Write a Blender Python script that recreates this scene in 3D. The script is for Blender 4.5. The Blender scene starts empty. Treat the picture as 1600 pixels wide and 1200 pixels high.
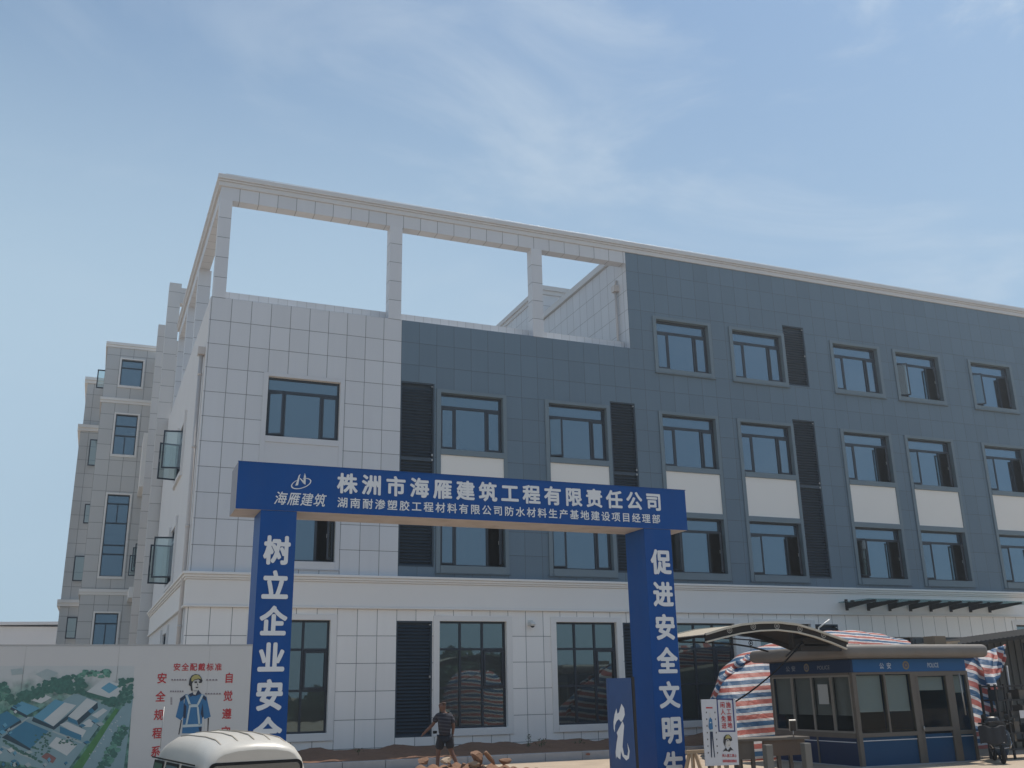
import bpy, bmesh, math, random
from mathutils import Vector, Matrix
from math import sin, cos, pi, radians
random.seed(7)
sc = bpy.context.scene
COL = sc.collection

# ------------------------------------------------------------ camera
YAW, PITCH, ROLL = 0.391650449, 0.302848556, -0.0192497842
FOC = 1531.74865
EYE = Vector((0.0, 0.0, 2.5))
_fwd = Vector((sin(YAW) * cos(PITCH), cos(YAW) * cos(PITCH), sin(PITCH)))
_rt = Vector((cos(YAW), -sin(YAW), 0))
_up = _rt.cross(_fwd)
RT = cos(ROLL) * _rt + sin(ROLL) * _up
UP = -sin(ROLL) * _rt + cos(ROLL) * _up
FW = _fwd
cam_d = bpy.data.cameras.new('camera')
cam = bpy.data.objects.new('camera', cam_d)
COL.objects.link(cam)
cam.matrix_world = Matrix(((RT.x, UP.x, -FW.x, EYE.x), (RT.y, UP.y, -FW.y, EYE.y), (RT.z, UP.z, -FW.z, EYE.z), (0, 0, 0, 1)))
cam_d.sensor_width = 36.0
cam_d.lens = FOC / 1600 * 36
cam_d.clip_start = 0.05
cam_d.clip_end = 3000
sc.camera = cam

# ------------------------------------------------------------ sky, sun, exposure
SUN = Vector((0.42, 0.164, 1.0)).normalized()
SUN_EL = math.asin(SUN.z)
SUN_AZ = math.atan2(SUN.x, SUN.y)
world = bpy.data.worlds.new("World")
sc.world = world
world.use_nodes = True
wt = world.node_tree
bg = wt.nodes['Background']
sky = wt.nodes.new('ShaderNodeTexSky')
sky.sky_type = 'NISHITA'
sky.sun_disc = False
sky.sun_elevation = SUN_EL
sky.sun_rotation = SUN_AZ
sky.air_density = 1.0
sky.dust_density = 1.6
sky.ozone_density = 1.0
bg.inputs[1].default_value = 0.115
tc = wt.nodes.new('ShaderNodeTexCoord')
mp = wt.nodes.new('ShaderNodeMapping')
mp.inputs['Rotation'].default_value = (0.35, 0.5, 0.4)
mp.inputs['Scale'].default_value = (1.0, 1.6, 2.6)
n1 = wt.nodes.new('ShaderNodeTexNoise')
n1.inputs['Scale'].default_value = 2.4
n1.inputs['Detail'].default_value = 7
n1.inputs['Roughness'].default_value = 0.58
n1.inputs['Distortion'].default_value = 1.0
r1 = wt.nodes.new('ShaderNodeMapRange')
r1.interpolation_type = 'SMOOTHSTEP'
r1.inputs['From Min'].default_value = 0.46
r1.inputs['From Max'].default_value = 0.74
r1.inputs['To Min'].default_value = 0.0
r1.inputs['To Max'].default_value = 0.92
mixc = wt.nodes.new('ShaderNodeMix')
mixc.data_type = 'RGBA'
mixc.inputs['B'].default_value = (5.3, 6.0, 6.6, 1)
# thin high haze whitens the whole sky
veil = wt.nodes.new('ShaderNodeMix')
veil.data_type = 'RGBA'
veil.inputs['Factor'].default_value = 0.5
veil.inputs['B'].default_value = (3.75, 5.0, 6.05, 1)
L = wt.links.new
L(tc.outputs['Generated'], mp.inputs['Vector'])
L(mp.outputs['Vector'], n1.inputs['Vector'])
L(n1.outputs['Fac'], r1.inputs['Value'])
deep = wt.nodes.new('ShaderNodeMix')            # bluer towards the zenith
deep.data_type = 'RGBA'
deep.blend_type = 'MULTIPLY'
deep.inputs['Factor'].default_value = 1.0
deep.inputs['B'].default_value = (0.50, 0.71, 0.87, 1)
L(sky.outputs['Color'], deep.inputs['A'])
L(deep.outputs['Result'], veil.inputs['A'])
L(veil.outputs['Result'], mixc.inputs['A'])
sepd = wt.nodes.new('ShaderNodeSeparateXYZ')
L(tc.outputs['Generated'], sepd.inputs[0])
right = wt.nodes.new('ShaderNodeMapRange')       # more cirrus towards the sun side
right.interpolation_type = 'SMOOTHSTEP'
right.inputs['From Min'].default_value = 0.0
right.inputs['From Max'].default_value = 0.8
right.inputs['To Min'].default_value = 0.22
right.inputs['To Max'].default_value = 1.0
L(sepd.outputs['X'], right.inputs['Value'])
cf = wt.nodes.new('ShaderNodeMath')
cf.operation = 'MULTIPLY'
L(r1.outputs['Result'], cf.inputs[0])
L(right.outputs['Result'], cf.inputs[1])
high = wt.nodes.new('ShaderNodeMapRange')        # and denser overhead
high.interpolation_type = 'SMOOTHSTEP'
high.inputs['From Min'].default_value = 0.34
high.inputs['From Max'].default_value = 0.62
high.inputs['To Min'].default_value = 0.40
high.inputs['To Max'].default_value = 1.0
L(sepd.outputs['Z'], high.inputs['Value'])
cf2 = wt.nodes.new('ShaderNodeMath')
cf2.operation = 'MULTIPLY'
L(cf.outputs[0], cf2.inputs[0])
L(high.outputs['Result'], cf2.inputs[1])
L(cf2.outputs[0], mixc.inputs['Factor'])
low = wt.nodes.new('ShaderNodeMapRange')         # the veil thickens towards the horizon
low.interpolation_type = 'SMOOTHSTEP'
low.inputs['From Min'].default_value = 0.30
low.inputs['From Max'].default_value = 0.78
low.inputs['To Min'].default_value = 0.92
low.inputs['To Max'].default_value = 0.05
L(sepd.outputs['Z'], low.inputs['Value'])
clear = wt.nodes.new('ShaderNodeMapRange')       # clearer blue towards the right
clear.interpolation_type = 'SMOOTHSTEP'
clear.inputs['From Min'].default_value = 0.15
clear.inputs['From Max'].default_value = 0.62
clear.inputs['To Min'].default_value = 1.0
clear.inputs['To Max'].default_value = 0.72
L(sepd.outputs['X'], clear.inputs['Value'])
vf = wt.nodes.new('ShaderNodeMath')
vf.operation = 'MULTIPLY'
L(low.outputs['Result'], vf.inputs[0])
L(clear.outputs['Result'], vf.inputs[1])
L(vf.outputs[0], veil.inputs['Factor'])
L(mixc.outputs['Result'], bg.inputs['Color'])

sun_d = bpy.data.lights.new('sun', 'SUN')
sun_d.energy = 4.0
sun_d.angle = radians(0.5)
sun_d.color = (1.0, 0.92, 0.81)
sun_o = bpy.data.objects.new('sun', sun_d)
sun_o.rotation_euler = SUN.to_track_quat('Z', 'Y').to_euler()
COL.objects.link(sun_o)

sc.view_settings.view_transform = 'Standard'
sc.view_settings.look = 'None'
sc.view_settings.exposure = 0.10
sc.view_settings.gamma = 1.0


# ------------------------------------------------------------ helpers
def pt(px, py, Y, off=0.0):
    """world point on the plane y = Y under a measured pixel of the 1600 x 1200 photograph"""
    d = RT * ((px - 800) / FOC) - UP * ((py - 600) / FOC) + FW
    q = EYE + d * (Y / d.y)
    return (q.x, Y + off, q.z)


def ptx(px, py, X):
    d = RT * ((px - 800) / FOC) - UP * ((py - 600) / FOC) + FW
    q = EYE + d * (X / d.x)
    return (X, q.y, q.z)


BASE = {}


def tag(o, label=None, cat=None, group=None, kind=None):
    if label:
        o['label'] = label
    if cat:
        o['category'] = cat
    if group:
        o['group'] = group
    if kind:
        o['kind'] = kind
    return o


def thing(name, loc, label, cat, group=None):
    o = bpy.data.objects.new(name, None)
    o.location = loc
    o.empty_display_size = 0.3
    COL.objects.link(o)
    BASE[o.name] = Vector(loc)
    return tag(o, label, cat, group)


class MB:
    def __init__(self):
        self.v, self.f, self.m, self.s = [], [], [], []

    def face(self, pts, mi=0, smooth=False):
        i = len(self.v)
        self.v += [tuple(p) for p in pts]
        self.f.append(tuple(range(i, i + len(pts))))
        self.m.append(mi)
        self.s.append(smooth)

    def box(self, x0, x1, y0, y1, z0, z1, mi=0, mf=None):
        if x0 > x1: x0, x1 = x1, x0
        if y0 > y1: y0, y1 = y1, y0
        if z0 > z1: z0, z1 = z1, z0
        c = [(x0, y0, z0), (x1, y0, z0), (x1, y1, z0), (x0, y1, z0), (x0, y0, z1), (x1, y0, z1), (x1, y1, z1), (x0, y1, z1)]
        if mf:
            c = [mf(*p) for p in c]
        i = len(self.v)
        self.v += [tuple(p) for p in c]
        for q in ((0, 1, 5, 4), (1, 2, 6, 5), (2, 3, 7, 6), (3, 0, 4, 7), (4, 5, 6, 7), (3, 2, 1, 0)):
            self.f.append(tuple(i + k for k in q))
            self.m.append(mi)
            self.s.append(False)

    def obox(self, c, ax, ay, az, hx, hy, hz, mi=0):
        c, ax, ay, az = map(Vector, (c, ax, ay, az))
        self.box(-hx, hx, -hy, hy, -hz, hz, mi, lambda x, y, z: c + ax * x + ay * y + az * z)

    def bar(self, a, b, w, h=None, mi=0, up=(0, 0, 1)):
        a, b = Vector(a), Vector(b)
        h = h or w
        d = (b - a)
        ln = d.length
        if ln < 1e-6: return
        d.normalize()
        u = Vector(up)
        if abs(d.dot(u)) > 0.98:
            u = Vector((1, 0, 0))
        s = d.cross(u).normalized()
        t = s.cross(d)
        self.obox((a + b) / 2, d, s, t, ln / 2, w / 2, h / 2, mi)

    def tube(self, path, r, mi=0, n=8, cap=True):
        path = [Vector(p) for p in path]
        rs = r if isinstance(r, (list, tuple)) else [r] * len(path)
        rings = []
        for k, p in enumerate(path):
            d = (path[min(k + 1, len(path) - 1)] - path[max(k - 1, 0)])
            d.normalize()
            u = Vector((0, 0, 1)) if abs(d.z) < 0.95 else Vector((1, 0, 0))
            s = d.cross(u).normalized()
            t = s.cross(d)
            i = len(self.v)
            for a in range(n):
                self.v.append(tuple(p + (s * cos(2 * pi * a / n) + t * sin(2 * pi * a / n)) * rs[k]))
            rings.append(i)
        for a, b in zip(rings, rings[1:]):
            for k in range(n):
                self.f.append((a + k, a + (k + 1) % n, b + (k + 1) % n, b + k))
                self.m.append(mi)
                self.s.append(True)
        if cap:
            self.f.append(tuple(rings[0] + k for k in reversed(range(n)))); self.m.append(mi); self.s.append(False)
            self.f.append(tuple(rings[-1] + k for k in range(n))); self.m.append(mi); self.s.append(False)

    def poly(self, pts, th, axis, mi=0):
        """polygon with thickness th along vector axis"""
        ax = Vector(axis) * th
        a = [Vector(p) for p in pts]
        b = [p + ax for p in a]
        self.face(a, mi)
        self.face(list(reversed(b)), mi)
        n = len(a)
        for k in range(n):
            self.face([a[k], b[k], b[(k + 1) % n], a[(k + 1) % n]], mi)

    def disc(self, c, r, axis_u, axis_v, n=20, mi=0, r_in=0.0, th=None):
        c, u, v = Vector(c), Vector(axis_u), Vector(axis_v)
        P = lambda a, rr: c + u * (cos(a) * rr) + v * (sin(a) * rr)
        for k in range(n):
            a, b = 2 * pi * k / n, 2 * pi * (k + 1) / n
            if r_in > 0:
                self.face([P(a, r_in), P(a, r), P(b, r), P(b, r_in)], mi)
            else:
                self.face([c, P(a, r), P(b, r)], mi)

    def grid(self, fn, nu, nv, mi=0, smooth=True):
        i = len(self.v)
        for a in range(nu + 1):
            for b in range(nv + 1):
                self.v.append(tuple(fn(a / nu, b / nv)))
        for a in range(nu):
            for b in range(nv):
                k = i + a * (nv + 1) + b
                self.f.append((k, k + nv + 1, k + nv + 2, k + 1))
                self.m.append(mi)
                self.s.append(smooth)

    def build(self, name, mats, parent=None, bevel=0, origin=None, segs=2, merge=False):
        me = bpy.data.meshes.new(name)
        base = Vector(origin) if origin else Vector((0, 0, 0))
        if parent is not None:
            base = BASE[parent.name]
        me.from_pydata([tuple(Vector(p) - base) for p in self.v], [], self.f)
        if not isinstance(mats, (list, tuple)):
            mats = [mats]
        for m in mats:
            me.materials.append(m)
        me.polygons.foreach_set('material_index', self.m)
        me.polygons.foreach_set('use_smooth', self.s)
        if merge or bevel:
            b = bmesh.new(); b.from_mesh(me)
            bmesh.ops.remove_doubles(b, verts=b.verts, dist=1e-5)
            bmesh.ops.recalc_face_normals(b, faces=b.faces)
            b.to_mesh(me); b.free()
        me.update()
        o = bpy.data.objects.new(name, me)
        COL.objects.link(o)
        if parent is not None:
            o.parent = parent
            o.location = (0, 0, 0)
        else:
            o.location = base
        BASE[o.name] = base
        if bevel:
            md = o.modifiers.new('bevel', 'BEVEL')
            md.width = bevel
            md.segments = segs
            md.limit_method = 'ANGLE'
        return o


# ------------------------------------------------------------ materials
def new_mat(name):
    m = bpy.data.materials.new(name)
    m.use_nodes = True
    return m, m.node_tree, m.node_tree.nodes['Principled BSDF']


def mat(name, col, rough=0.6, metal=0.0, var=0.12, scale=3.0, bump=0.0, bscale=40.0, spec=0.5, stain=0.0):
    m, nt, b = new_mat(name)
    b.inputs['Roughness'].default_value = rough
    b.inputs['Metallic'].default_value = metal
    b.inputs['Specular IOR Level'].default_value = spec
    geo = nt.nodes.new('ShaderNodeNewGeometry')
    n = nt.nodes.new('ShaderNodeTexNoise')
    n.inputs['Scale'].default_value = scale
    n.inputs['Detail'].default_value = 6
    n.inputs['Roughness'].default_value = 0.6
    nt.links.new(geo.outputs['Position'], n.inputs['Vector'])
    mx = nt.nodes.new('ShaderNodeMix')
    mx.data_type = 'RGBA'
    mx.inputs['A'].default_value = (*[c * (1 - var) for c in col], 1)
    mx.inputs['B'].default_value = (*[min(1, c * (1 + var)) for c in col], 1)
    nt.links.new(n.outputs['Fac'], mx.inputs['Factor'])
    out = mx.outputs['Result']
    if stain:
        n2 = nt.nodes.new('ShaderNodeTexNoise')
        n2.inputs['Scale'].default_value = 1.0
        n2.inputs['Detail'].default_value = 8
        mp_ = nt.nodes.new('ShaderNodeMapping')
        mp_.inputs['Scale'].default_value = (2.2, 2.2, 0.35)
        nt.links.new(geo.outputs['Position'], mp_.inputs['Vector'])
        nt.links.new(mp_.outputs['Vector'], n2.inputs['Vector'])
        rr = nt.nodes.new('ShaderNodeMapRange')
        rr.inputs['From Min'].default_value = 0.48
        rr.inputs['From Max'].default_value = 0.8
        rr.inputs['To Max'].default_value = stain
        nt.links.new(n2.outputs['Fac'], rr.inputs['Value'])
        m2 = nt.nodes.new('ShaderNodeMix')
        m2.data_type = 'RGBA'
        m2.inputs['B'].default_value = (0.16, 0.13, 0.10, 1)
        nt.links.new(out, m2.inputs['A'])
        nt.links.new(rr.outputs['Result'], m2.inputs['Factor'])
        out = m2.outputs['Result']
    nt.links.new(out, b.inputs['Base Color'])
    if bump:
        n3 = nt.nodes.new('ShaderNodeTexNoise')
        n3.inputs['Scale'].default_value = bscale
        n3.inputs['Detail'].default_value = 5
        nt.links.new(geo.outputs['Position'], n3.inputs['Vector'])
        bp = nt.nodes.new('ShaderNodeBump')
        bp.inputs['Strength'].default_value = bump
        bp.inputs['Distance'].default_value = 0.02
        nt.links.new(n3.outputs['Fac'], bp.inputs['Height'])
        nt.links.new(bp.outputs['Normal'], b.inputs['Normal'])
    return m


def math_node(nt, op, a, b=None):
    n = nt.nodes.new('ShaderNodeMath')
    n.operation = op
    for i, s in enumerate((a, b)):
        if s is None: continue
        if isinstance(s, (int, float)):
            n.inputs[i].default_value = s
        else:
            nt.links.new(s, n.inputs[i])
    return n.outputs[0]


def tile_mat(name, col, joint, axis, u0, pu, z0, pz, w=0.010, var=0.10, rough=0.5):
    """stack-bond wall slabs with recessed joints, laid out in world metres"""
    m, nt, b = new_mat(name)
    b.inputs['Roughness'].default_value = rough
    geo = nt.nodes.new('ShaderNodeNewGeometry')
    sp = nt.nodes.new('ShaderNodeSeparateXYZ')
    nt.links.new(geo.outputs['Position'], sp.inputs[0])
    u = math_node(nt, 'DIVIDE', math_node(nt, 'SUBTRACT', sp.outputs[axis], u0), pu)
    z = math_node(nt, 'DIVIDE', math_node(nt, 'SUBTRACT', sp.outputs['Z'], z0), pz)
    du = math_node(nt, 'MULTIPLY', math_node(nt, 'PINGPONG', u, 0.5), pu)
    dz = math_node(nt, 'MULTIPLY', math_node(nt, 'PINGPONG', z, 0.5), pz)
    d = math_node(nt, 'MINIMUM', du, dz)
    line = nt.nodes.new('ShaderNodeMapRange')
    line.inputs['From Min'].default_value = w * 0.6
    line.inputs['From Max'].default_value = w
    nt.links.new(d, line.inputs['Value'])
    cmb = nt.nodes.new('ShaderNodeCombineXYZ')
    nt.links.new(math_node(nt, 'FLOOR', u), cmb.inputs[0])
    nt.links.new(math_node(nt, 'FLOOR', z), cmb.inputs[1])
    wn = nt.nodes.new('ShaderNodeTexWhiteNoise')
    wn.noise_dimensions = '2D'
    nt.links.new(cmb.outputs[0], wn.inputs['Vector'])
    n = nt.nodes.new('ShaderNodeTexNoise')
    n.inputs['Scale'].default_value = 0.6
    n.inputs['Detail'].default_value = 7
    mp_ = nt.nodes.new('ShaderNodeMapping')
    mp_.inputs['Scale'].default_value = (1.6, 1.6, 0.5)
    nt.links.new(geo.outputs['Position'], mp_.inputs['Vector'])
    nt.links.new(mp_.outputs['Vector'], n.inputs['Vector'])
    ns_ = nt.nodes.new('ShaderNodeTexNoise')
    ns_.inputs['Scale'].default_value = 1.0
    ns_.inputs['Detail'].default_value = 6
    mq = nt.nodes.new('ShaderNodeMapping')
    mq.inputs['Scale'].default_value = (5.0, 5.0, 0.22)
    nt.links.new(geo.outputs['Position'], mq.inputs['Vector'])
    nt.links.new(mq.outputs['Vector'], ns_.inputs['Vector'])
    blot = math_node(nt, 'ADD', math_node(nt, 'MULTIPLY', n.outputs['Fac'], 0.35), math_node(nt, 'MULTIPLY', ns_.outputs['Fac'], 0.35))
    f = math_node(nt, 'ADD', math_node(nt, 'MULTIPLY', wn.outputs['Value'], 0.35), blot)
    mx = nt.nodes.new('ShaderNodeMix')
    mx.data_type = 'RGBA'
    mx.inputs['A'].default_value = (*[c * (1 - var) for c in col], 1)
    mx.inputs['B'].default_value = (*[c * (1 + var) for c in col], 1)
    nt.links.new(f, mx.inputs['Factor'])
    m2 = nt.nodes.new('ShaderNodeMix')
    m2.data_type = 'RGBA'
    m2.inputs['A'].default_value = (*joint, 1)
    nt.links.new(mx.outputs['Result'], m2.inputs['B'])
    nt.links.new(line.outputs['Result'], m2.inputs['Factor'])
    nt.links.new(m2.outputs['Result'], b.inputs['Base Color'])
    bp = nt.nodes.new('ShaderNodeBump')
    bp.inputs['Strength'].default_value = 0.6
    bp.inputs['Distance'].default_value = 0.01
    nt.links.new(line.outputs['Result'], bp.inputs['Height'])
    nt.links.new(bp.outputs['Normal'], b.inputs['Normal'])
    return m


def glass_mat(name, refl, tint, body, wob=0.004):
    """coated window glass: mirror-like reflection over a dark body"""
    m, nt, b = new_mat(name)
    out = nt.nodes['Material Output']
    b.inputs['Base Color'].default_value = (*body, 1)
    b.inputs['Roughness'].default_value = 0.3
    gl = nt.nodes.new('ShaderNodeBsdfGlossy')
    gl.inputs['Color'].default_value = (*tint, 1)
    gl.inputs['Roughness'].default_value = 0.015
    lw = nt.nodes.new('ShaderNodeLayerWeight')
    lw.inputs['Blend'].default_value = 0.25
    mr = nt.nodes.new('ShaderNodeMapRange')
    mr.inputs['To Min'].default_value = refl
    mr.inputs['To Max'].default_value = min(1, refl + 0.45)
    nt.links.new(lw.outputs['Facing'], mr.inputs['Value'])
    ms = nt.nodes.new('ShaderNodeMixShader')
    nt.links.new(mr.outputs['Result'], ms.inputs[0])
    nt.links.new(b.outputs[0], ms.inputs[1])
    nt.links.new(gl.outputs[0], ms.inputs[2])
    nt.links.new(ms.outputs[0], out.inputs['Surface'])
    geo = nt.nodes.new('ShaderNodeNewGeometry')
    n = nt.nodes.new('ShaderNodeTexNoise')
    n.inputs['Scale'].default_value = 1.3
    n.inputs['Detail'].default_value = 2
    nt.links.new(geo.outputs['Position'], n.inputs['Vector'])
    bp = nt.nodes.new('ShaderNodeBump')
    bp.inputs['Strength'].default_value = 0.25
    bp.inputs['Distance'].default_value = wob
    nt.links.new(n.outputs['Fac'], bp.inputs['Height'])
    nt.links.new(bp.outputs['Normal'], gl.inputs['Normal'])
    return m


def clear_mat(name, tint, refl=0.12):
    m, nt, b = new_mat(name)
    out = nt.nodes['Material Output']
    tr = nt.nodes.new('ShaderNodeBsdfTransparent')
    tr.inputs['Color'].default_value = (*tint, 1)
    gl = nt.nodes.new('ShaderNodeBsdfGlossy')
    gl.inputs['Roughness'].default_value = 0.02
    ms = nt.nodes.new('ShaderNodeMixShader')
    ms.inputs[0].default_value = refl
    nt.links.new(tr.outputs[0], ms.inputs[1])
    nt.links.new(gl.outputs[0], ms.inputs[2])
    nt.links.new(ms.outputs[0], out.inputs['Surface'])
    return m


WHITE = (0.56, 0.575, 0.60)
JOINT = (0.13, 0.135, 0.14)
DARK = (0.106, 0.160, 0.210)
M = {}
M['tile_up'] = tile_mat('white_slab_upper', WHITE, JOINT, 'X', 2.95, 0.6385, 14.11, 0.805)
M['tile_low'] = tile_mat('white_slab_lower', (0.82, 0.80, 0.77), JOINT, 'X', 7.41, 0.6355, 4.21, 0.8265)  # lighter and warmer than the upper slabs, ground bounce put into the colour
M['tile_dark'] = tile_mat('slate_slab', DARK, (0.065, 0.09, 0.11), 'X', 2.95, 0.6385, 14.11, 0.805, w=0.009, var=0.15)
M['tile_side'] = tile_mat('white_slab_side', WHITE, JOINT, 'Y', 31.3, 0.64, 14.11, 0.805)
M['tile_beam'] = tile_mat('white_slab_beam', WHITE, JOINT, 'X', 2.95, 0.6385, 14.11, 30)
M['tile_col'] = tile_mat('white_slab_column', WHITE, JOINT, 'X', 0, 300, 14.9, 0.72)
M['tile_wing'] = tile_mat('white_slab_wing', (0.51, 0.51, 0.50), (0.17, 0.17, 0.175), 'X', -1.1, 0.66, 14.11, 0.805, w=0.012)
M['stucco'] = mat('white_stucco', (0.75, 0.735, 0.71), 0.8, var=0.04, scale=0.7, bump=0.05, bscale=60)  # raised with the lower slabs, ground bounce in the colour
M['concrete_roof'] = mat('roof_concrete', (0.20, 0.195, 0.19), .9, var=.2, scale=1.5)
M['stucco_up'] = mat('white_stucco_upper', WHITE, 0.8, var=0.04, scale=0.7)
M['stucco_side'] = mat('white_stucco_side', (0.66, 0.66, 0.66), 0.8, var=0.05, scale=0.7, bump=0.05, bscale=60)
M['cornice'] = mat('white_cornice_paint', (0.57, 0.57, 0.57), 0.7, var=0.05, scale=1.5)
M['panel'] = mat('white_panel_paint', (0.76, 0.74, 0.70), 0.7, var=0.03, scale=1.0)
M['trim_grey'] = mat('slate_trim', (0.14, 0.19, 0.225), 0.55, var=0.05)
M['frame'] = mat('window_frame_navy', (0.016, 0.024, 0.038), 0.4, var=0.1)
M['louver'] = mat('louver_navy', (0.026, 0.046, 0.070), 0.5, var=0.1)
M['dark'] = mat('interior_shade', (0.05, 0.052, 0.056), 0.9, var=0.3)
M['glass_up'] = glass_mat('glass_upper', 0.16, (0.56, 0.80, 1.0), (0.008, 0.016, 0.028))
M['glass_low'] = glass_mat('glass_lower', 0.13, (0.72, 0.95, 1.0), (0.008, 0.013, 0.014))
M['glass_sash'] = clear_mat('glass_sash', (0.62, 0.74, 0.74), 0.16)
M['white_metal'] = mat('white_metal', (0.62, 0.62, 0.60), 0.4, var=0.04)
M['pipe'] = mat('drain_pipe_plastic', (0.52, 0.49, 0.47), 0.5, var=0.06)
M['steel_dark'] = mat('dark_steel', (0.03, 0.03, 0.032), 0.55, var=0.2, spec=.25)
M['steel'] = mat('galvanised_steel', (0.35, 0.35, 0.34), 0.45, metal=0.6, var=0.12)
M['blue'] = mat('gate_blue_paint', (0.001, 0.062, 0.255), 0.5, spec=.2, var=0.14, scale=1.2, stain=0.06, bump=.35, bscale=1.6)
M['blue_end'] = mat('gate_bare_sheet', (0.24, 0.24, 0.27), 0.6, var=0.1, stain=0.25)
M['letter'] = mat('white_letter_vinyl', (0.66, 0.68, 0.70), 0.5, var=0.03)
M['red_ink'] = mat('red_ink', (0.42, 0.028, 0.035), 0.6, var=0.05)
M['grey_ink'] = mat('grey_ink', (0.20, 0.17, 0.19), 0.6, var=0.05)
M['booth_gloom'] = mat('booth_gloom', (0.018, 0.018, 0.02), 0.6, var=0.05)  # black for the booth inside, its gloom put into the colour
M['vinyl'] = mat('banner_vinyl', (0.50, 0.50, 0.50), 0.5, var=0.04, scale=0.8)


# ------------------------------------------------------------ lettering
_glyph = {}


def glyph(ch, bold):
    k = (ch, round(bold, 3))
    if k in _glyph:
        return _glyph[k]
    c = bpy.data.curves.new('glyph', 'FONT')
    c.body = ch
    c.offset = bold
    c.resolution_u = 3
    c.fill_mode = 'FRONT'
    o = bpy.data.objects.new('glyph', c)
    COL.objects.link(o)
    dg = bpy.context.evaluated_depsgraph_get()
    me = bpy.data.meshes.new_from_object(o.evaluated_get(dg))
    r = ([(v.co.x, v.co.y) for v in me.vertices], [tuple(p.vertices) for p in me.polygons])
    bpy.data.objects.remove(o)
    bpy.data.curves.remove(c)
    bpy.data.meshes.remove(me)
    _glyph[k] = r
    return r


def put(mb, ch, mf, u, z, w, h, bold=0.02, mi=0, shear=0.0):
    """one CJK character fitted in the cell u..u+w, z..z+h ; mf(u, z) -> world"""
    vs, fs = glyph(ch, 0.0)
    # bold weight: the regular glyph laid nine times in a small ring, each leaf a fraction of a millimetre proud
    offs = [(0, 0)] + ([(bold * cos(a), bold * sin(a)) for a in [k * pi / 4 for k in range(8)]] if bold > 0 else [])
    for n_, (ox, oy) in enumerate(offs):
        i = len(mb.v)
        for x, y in vs:
            x, y = (x + ox - 0.03) / 0.94, (y + oy + 0.07) / 0.91
            mb.v.append(tuple(mf(u + (x + shear * y) * w, z + y * h, n_ * 0.0003)))
        for f in fs:
            mb.f.append(tuple(i + k for k in f))
            mb.m.append(mi)
            mb.s.append(False)


def put_latin(mb, text, mf, u, z, h, w_total, bold=0.01, mi=0):
    vs, fs = glyph(text, bold)
    x0, x1 = min(v[0] for v in vs), max(v[0] for v in vs)
    i = len(mb.v)
    for x, y in vs:
        mb.v.append(tuple(mf(u + (x - x0) / (x1 - x0) * w_total, z + y / 0.72 * h)))
    for f in fs:
        mb.f.append(tuple(i + k for k in f))
        mb.m.append(mi)
        mb.s.append(False)


# ------------------------------------------------------------ ground
def gz(x, y):
    t = min(1, max(0, (y - 15.5) / 4.0))
    return 0.5 * t * t * (3 - 2 * t)


mb = MB()
ys = [-600, -100, -40, -10, 5, 12, 15.5, 16, 16.5, 17, 17.5, 18, 18.5, 19, 19.5, 24, 28, 32, 50, 100, 300, 800]
xs = [-700, -200, -60, -20, -5, 5, 15, 30, 60, 150, 800]
i0 = 0
for y in ys:
    for x in xs:
        mb.v.append((x, y, gz(x, y)))
nx = len(xs)
for a in range(len(ys) - 1):
    for b in range(nx - 1):
        mb.f.append((a * nx + b, a * nx + b + 1, (a + 1) * nx + b + 1, (a + 1) * nx + b))
        mb.m.append(0); mb.s.append(True)
M['ground'] = mat('dusty_ground', (0.41, 0.33, 0.25), 0.95, var=0.28, scale=1.4, bump=0.5, bscale=9)
tag(mb.build('ground', M['ground']), kind='structure')

# kerb
mb = MB()
for k in range(18):
    x0 = 4.0 + k * 1.2
    mb.box(x0, x0 + 1.185, 28.0, 28.16, 0.4, 0.735)
M['concrete'] = mat('kerb_concrete', (0.36, 0.37, 0.39), 0.85, var=0.15, scale=4, bump=0.3, bscale=25)
tag(mb.build('kerb', M['concrete'], bevel=0.012), kind='structure')

# bank of bare soil between kerb and wall
mb = MB()
rb = random.Random(3)
NU, NV = 170, 9
hh = [[(rb.random() - 0.5) for _ in range(NV + 1)] for _ in range(NU + 1)]


def bank(u, v):
    x = 3.0 + u * 24
    y = 28.15 + v * 2.9
    z = 0.70 + v * 0.22 + 0.05 * hh[round(u * NU)][round(v * NV)] * (1 if 0 < v < 1 else .6) + 0.04 * sin(x * 2.3) * v + 0.03 * sin(x * 5.1 + 1) * v
    return (x, y, z)


mb.grid(bank, NU, NV)
M['soil'] = mat('red_brown_soil', (0.20, 0.105, 0.062), 0.95, var=0.35, scale=5, bump=0.8, bscale=14)
tag(mb.build('soil', M['soil']), kind='structure')

# ------------------------------------------------------------ office building
FY = 31.0
FX0, FX1 = 2.27, 48.0
fac = lambda u, d, z: (u, FY + d, z)
SK = -0.0173
side = lambda y, d, z: (FX0 + SK * (y - FY) + d, y, z)       # u = y, d = inward (+x)


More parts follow.
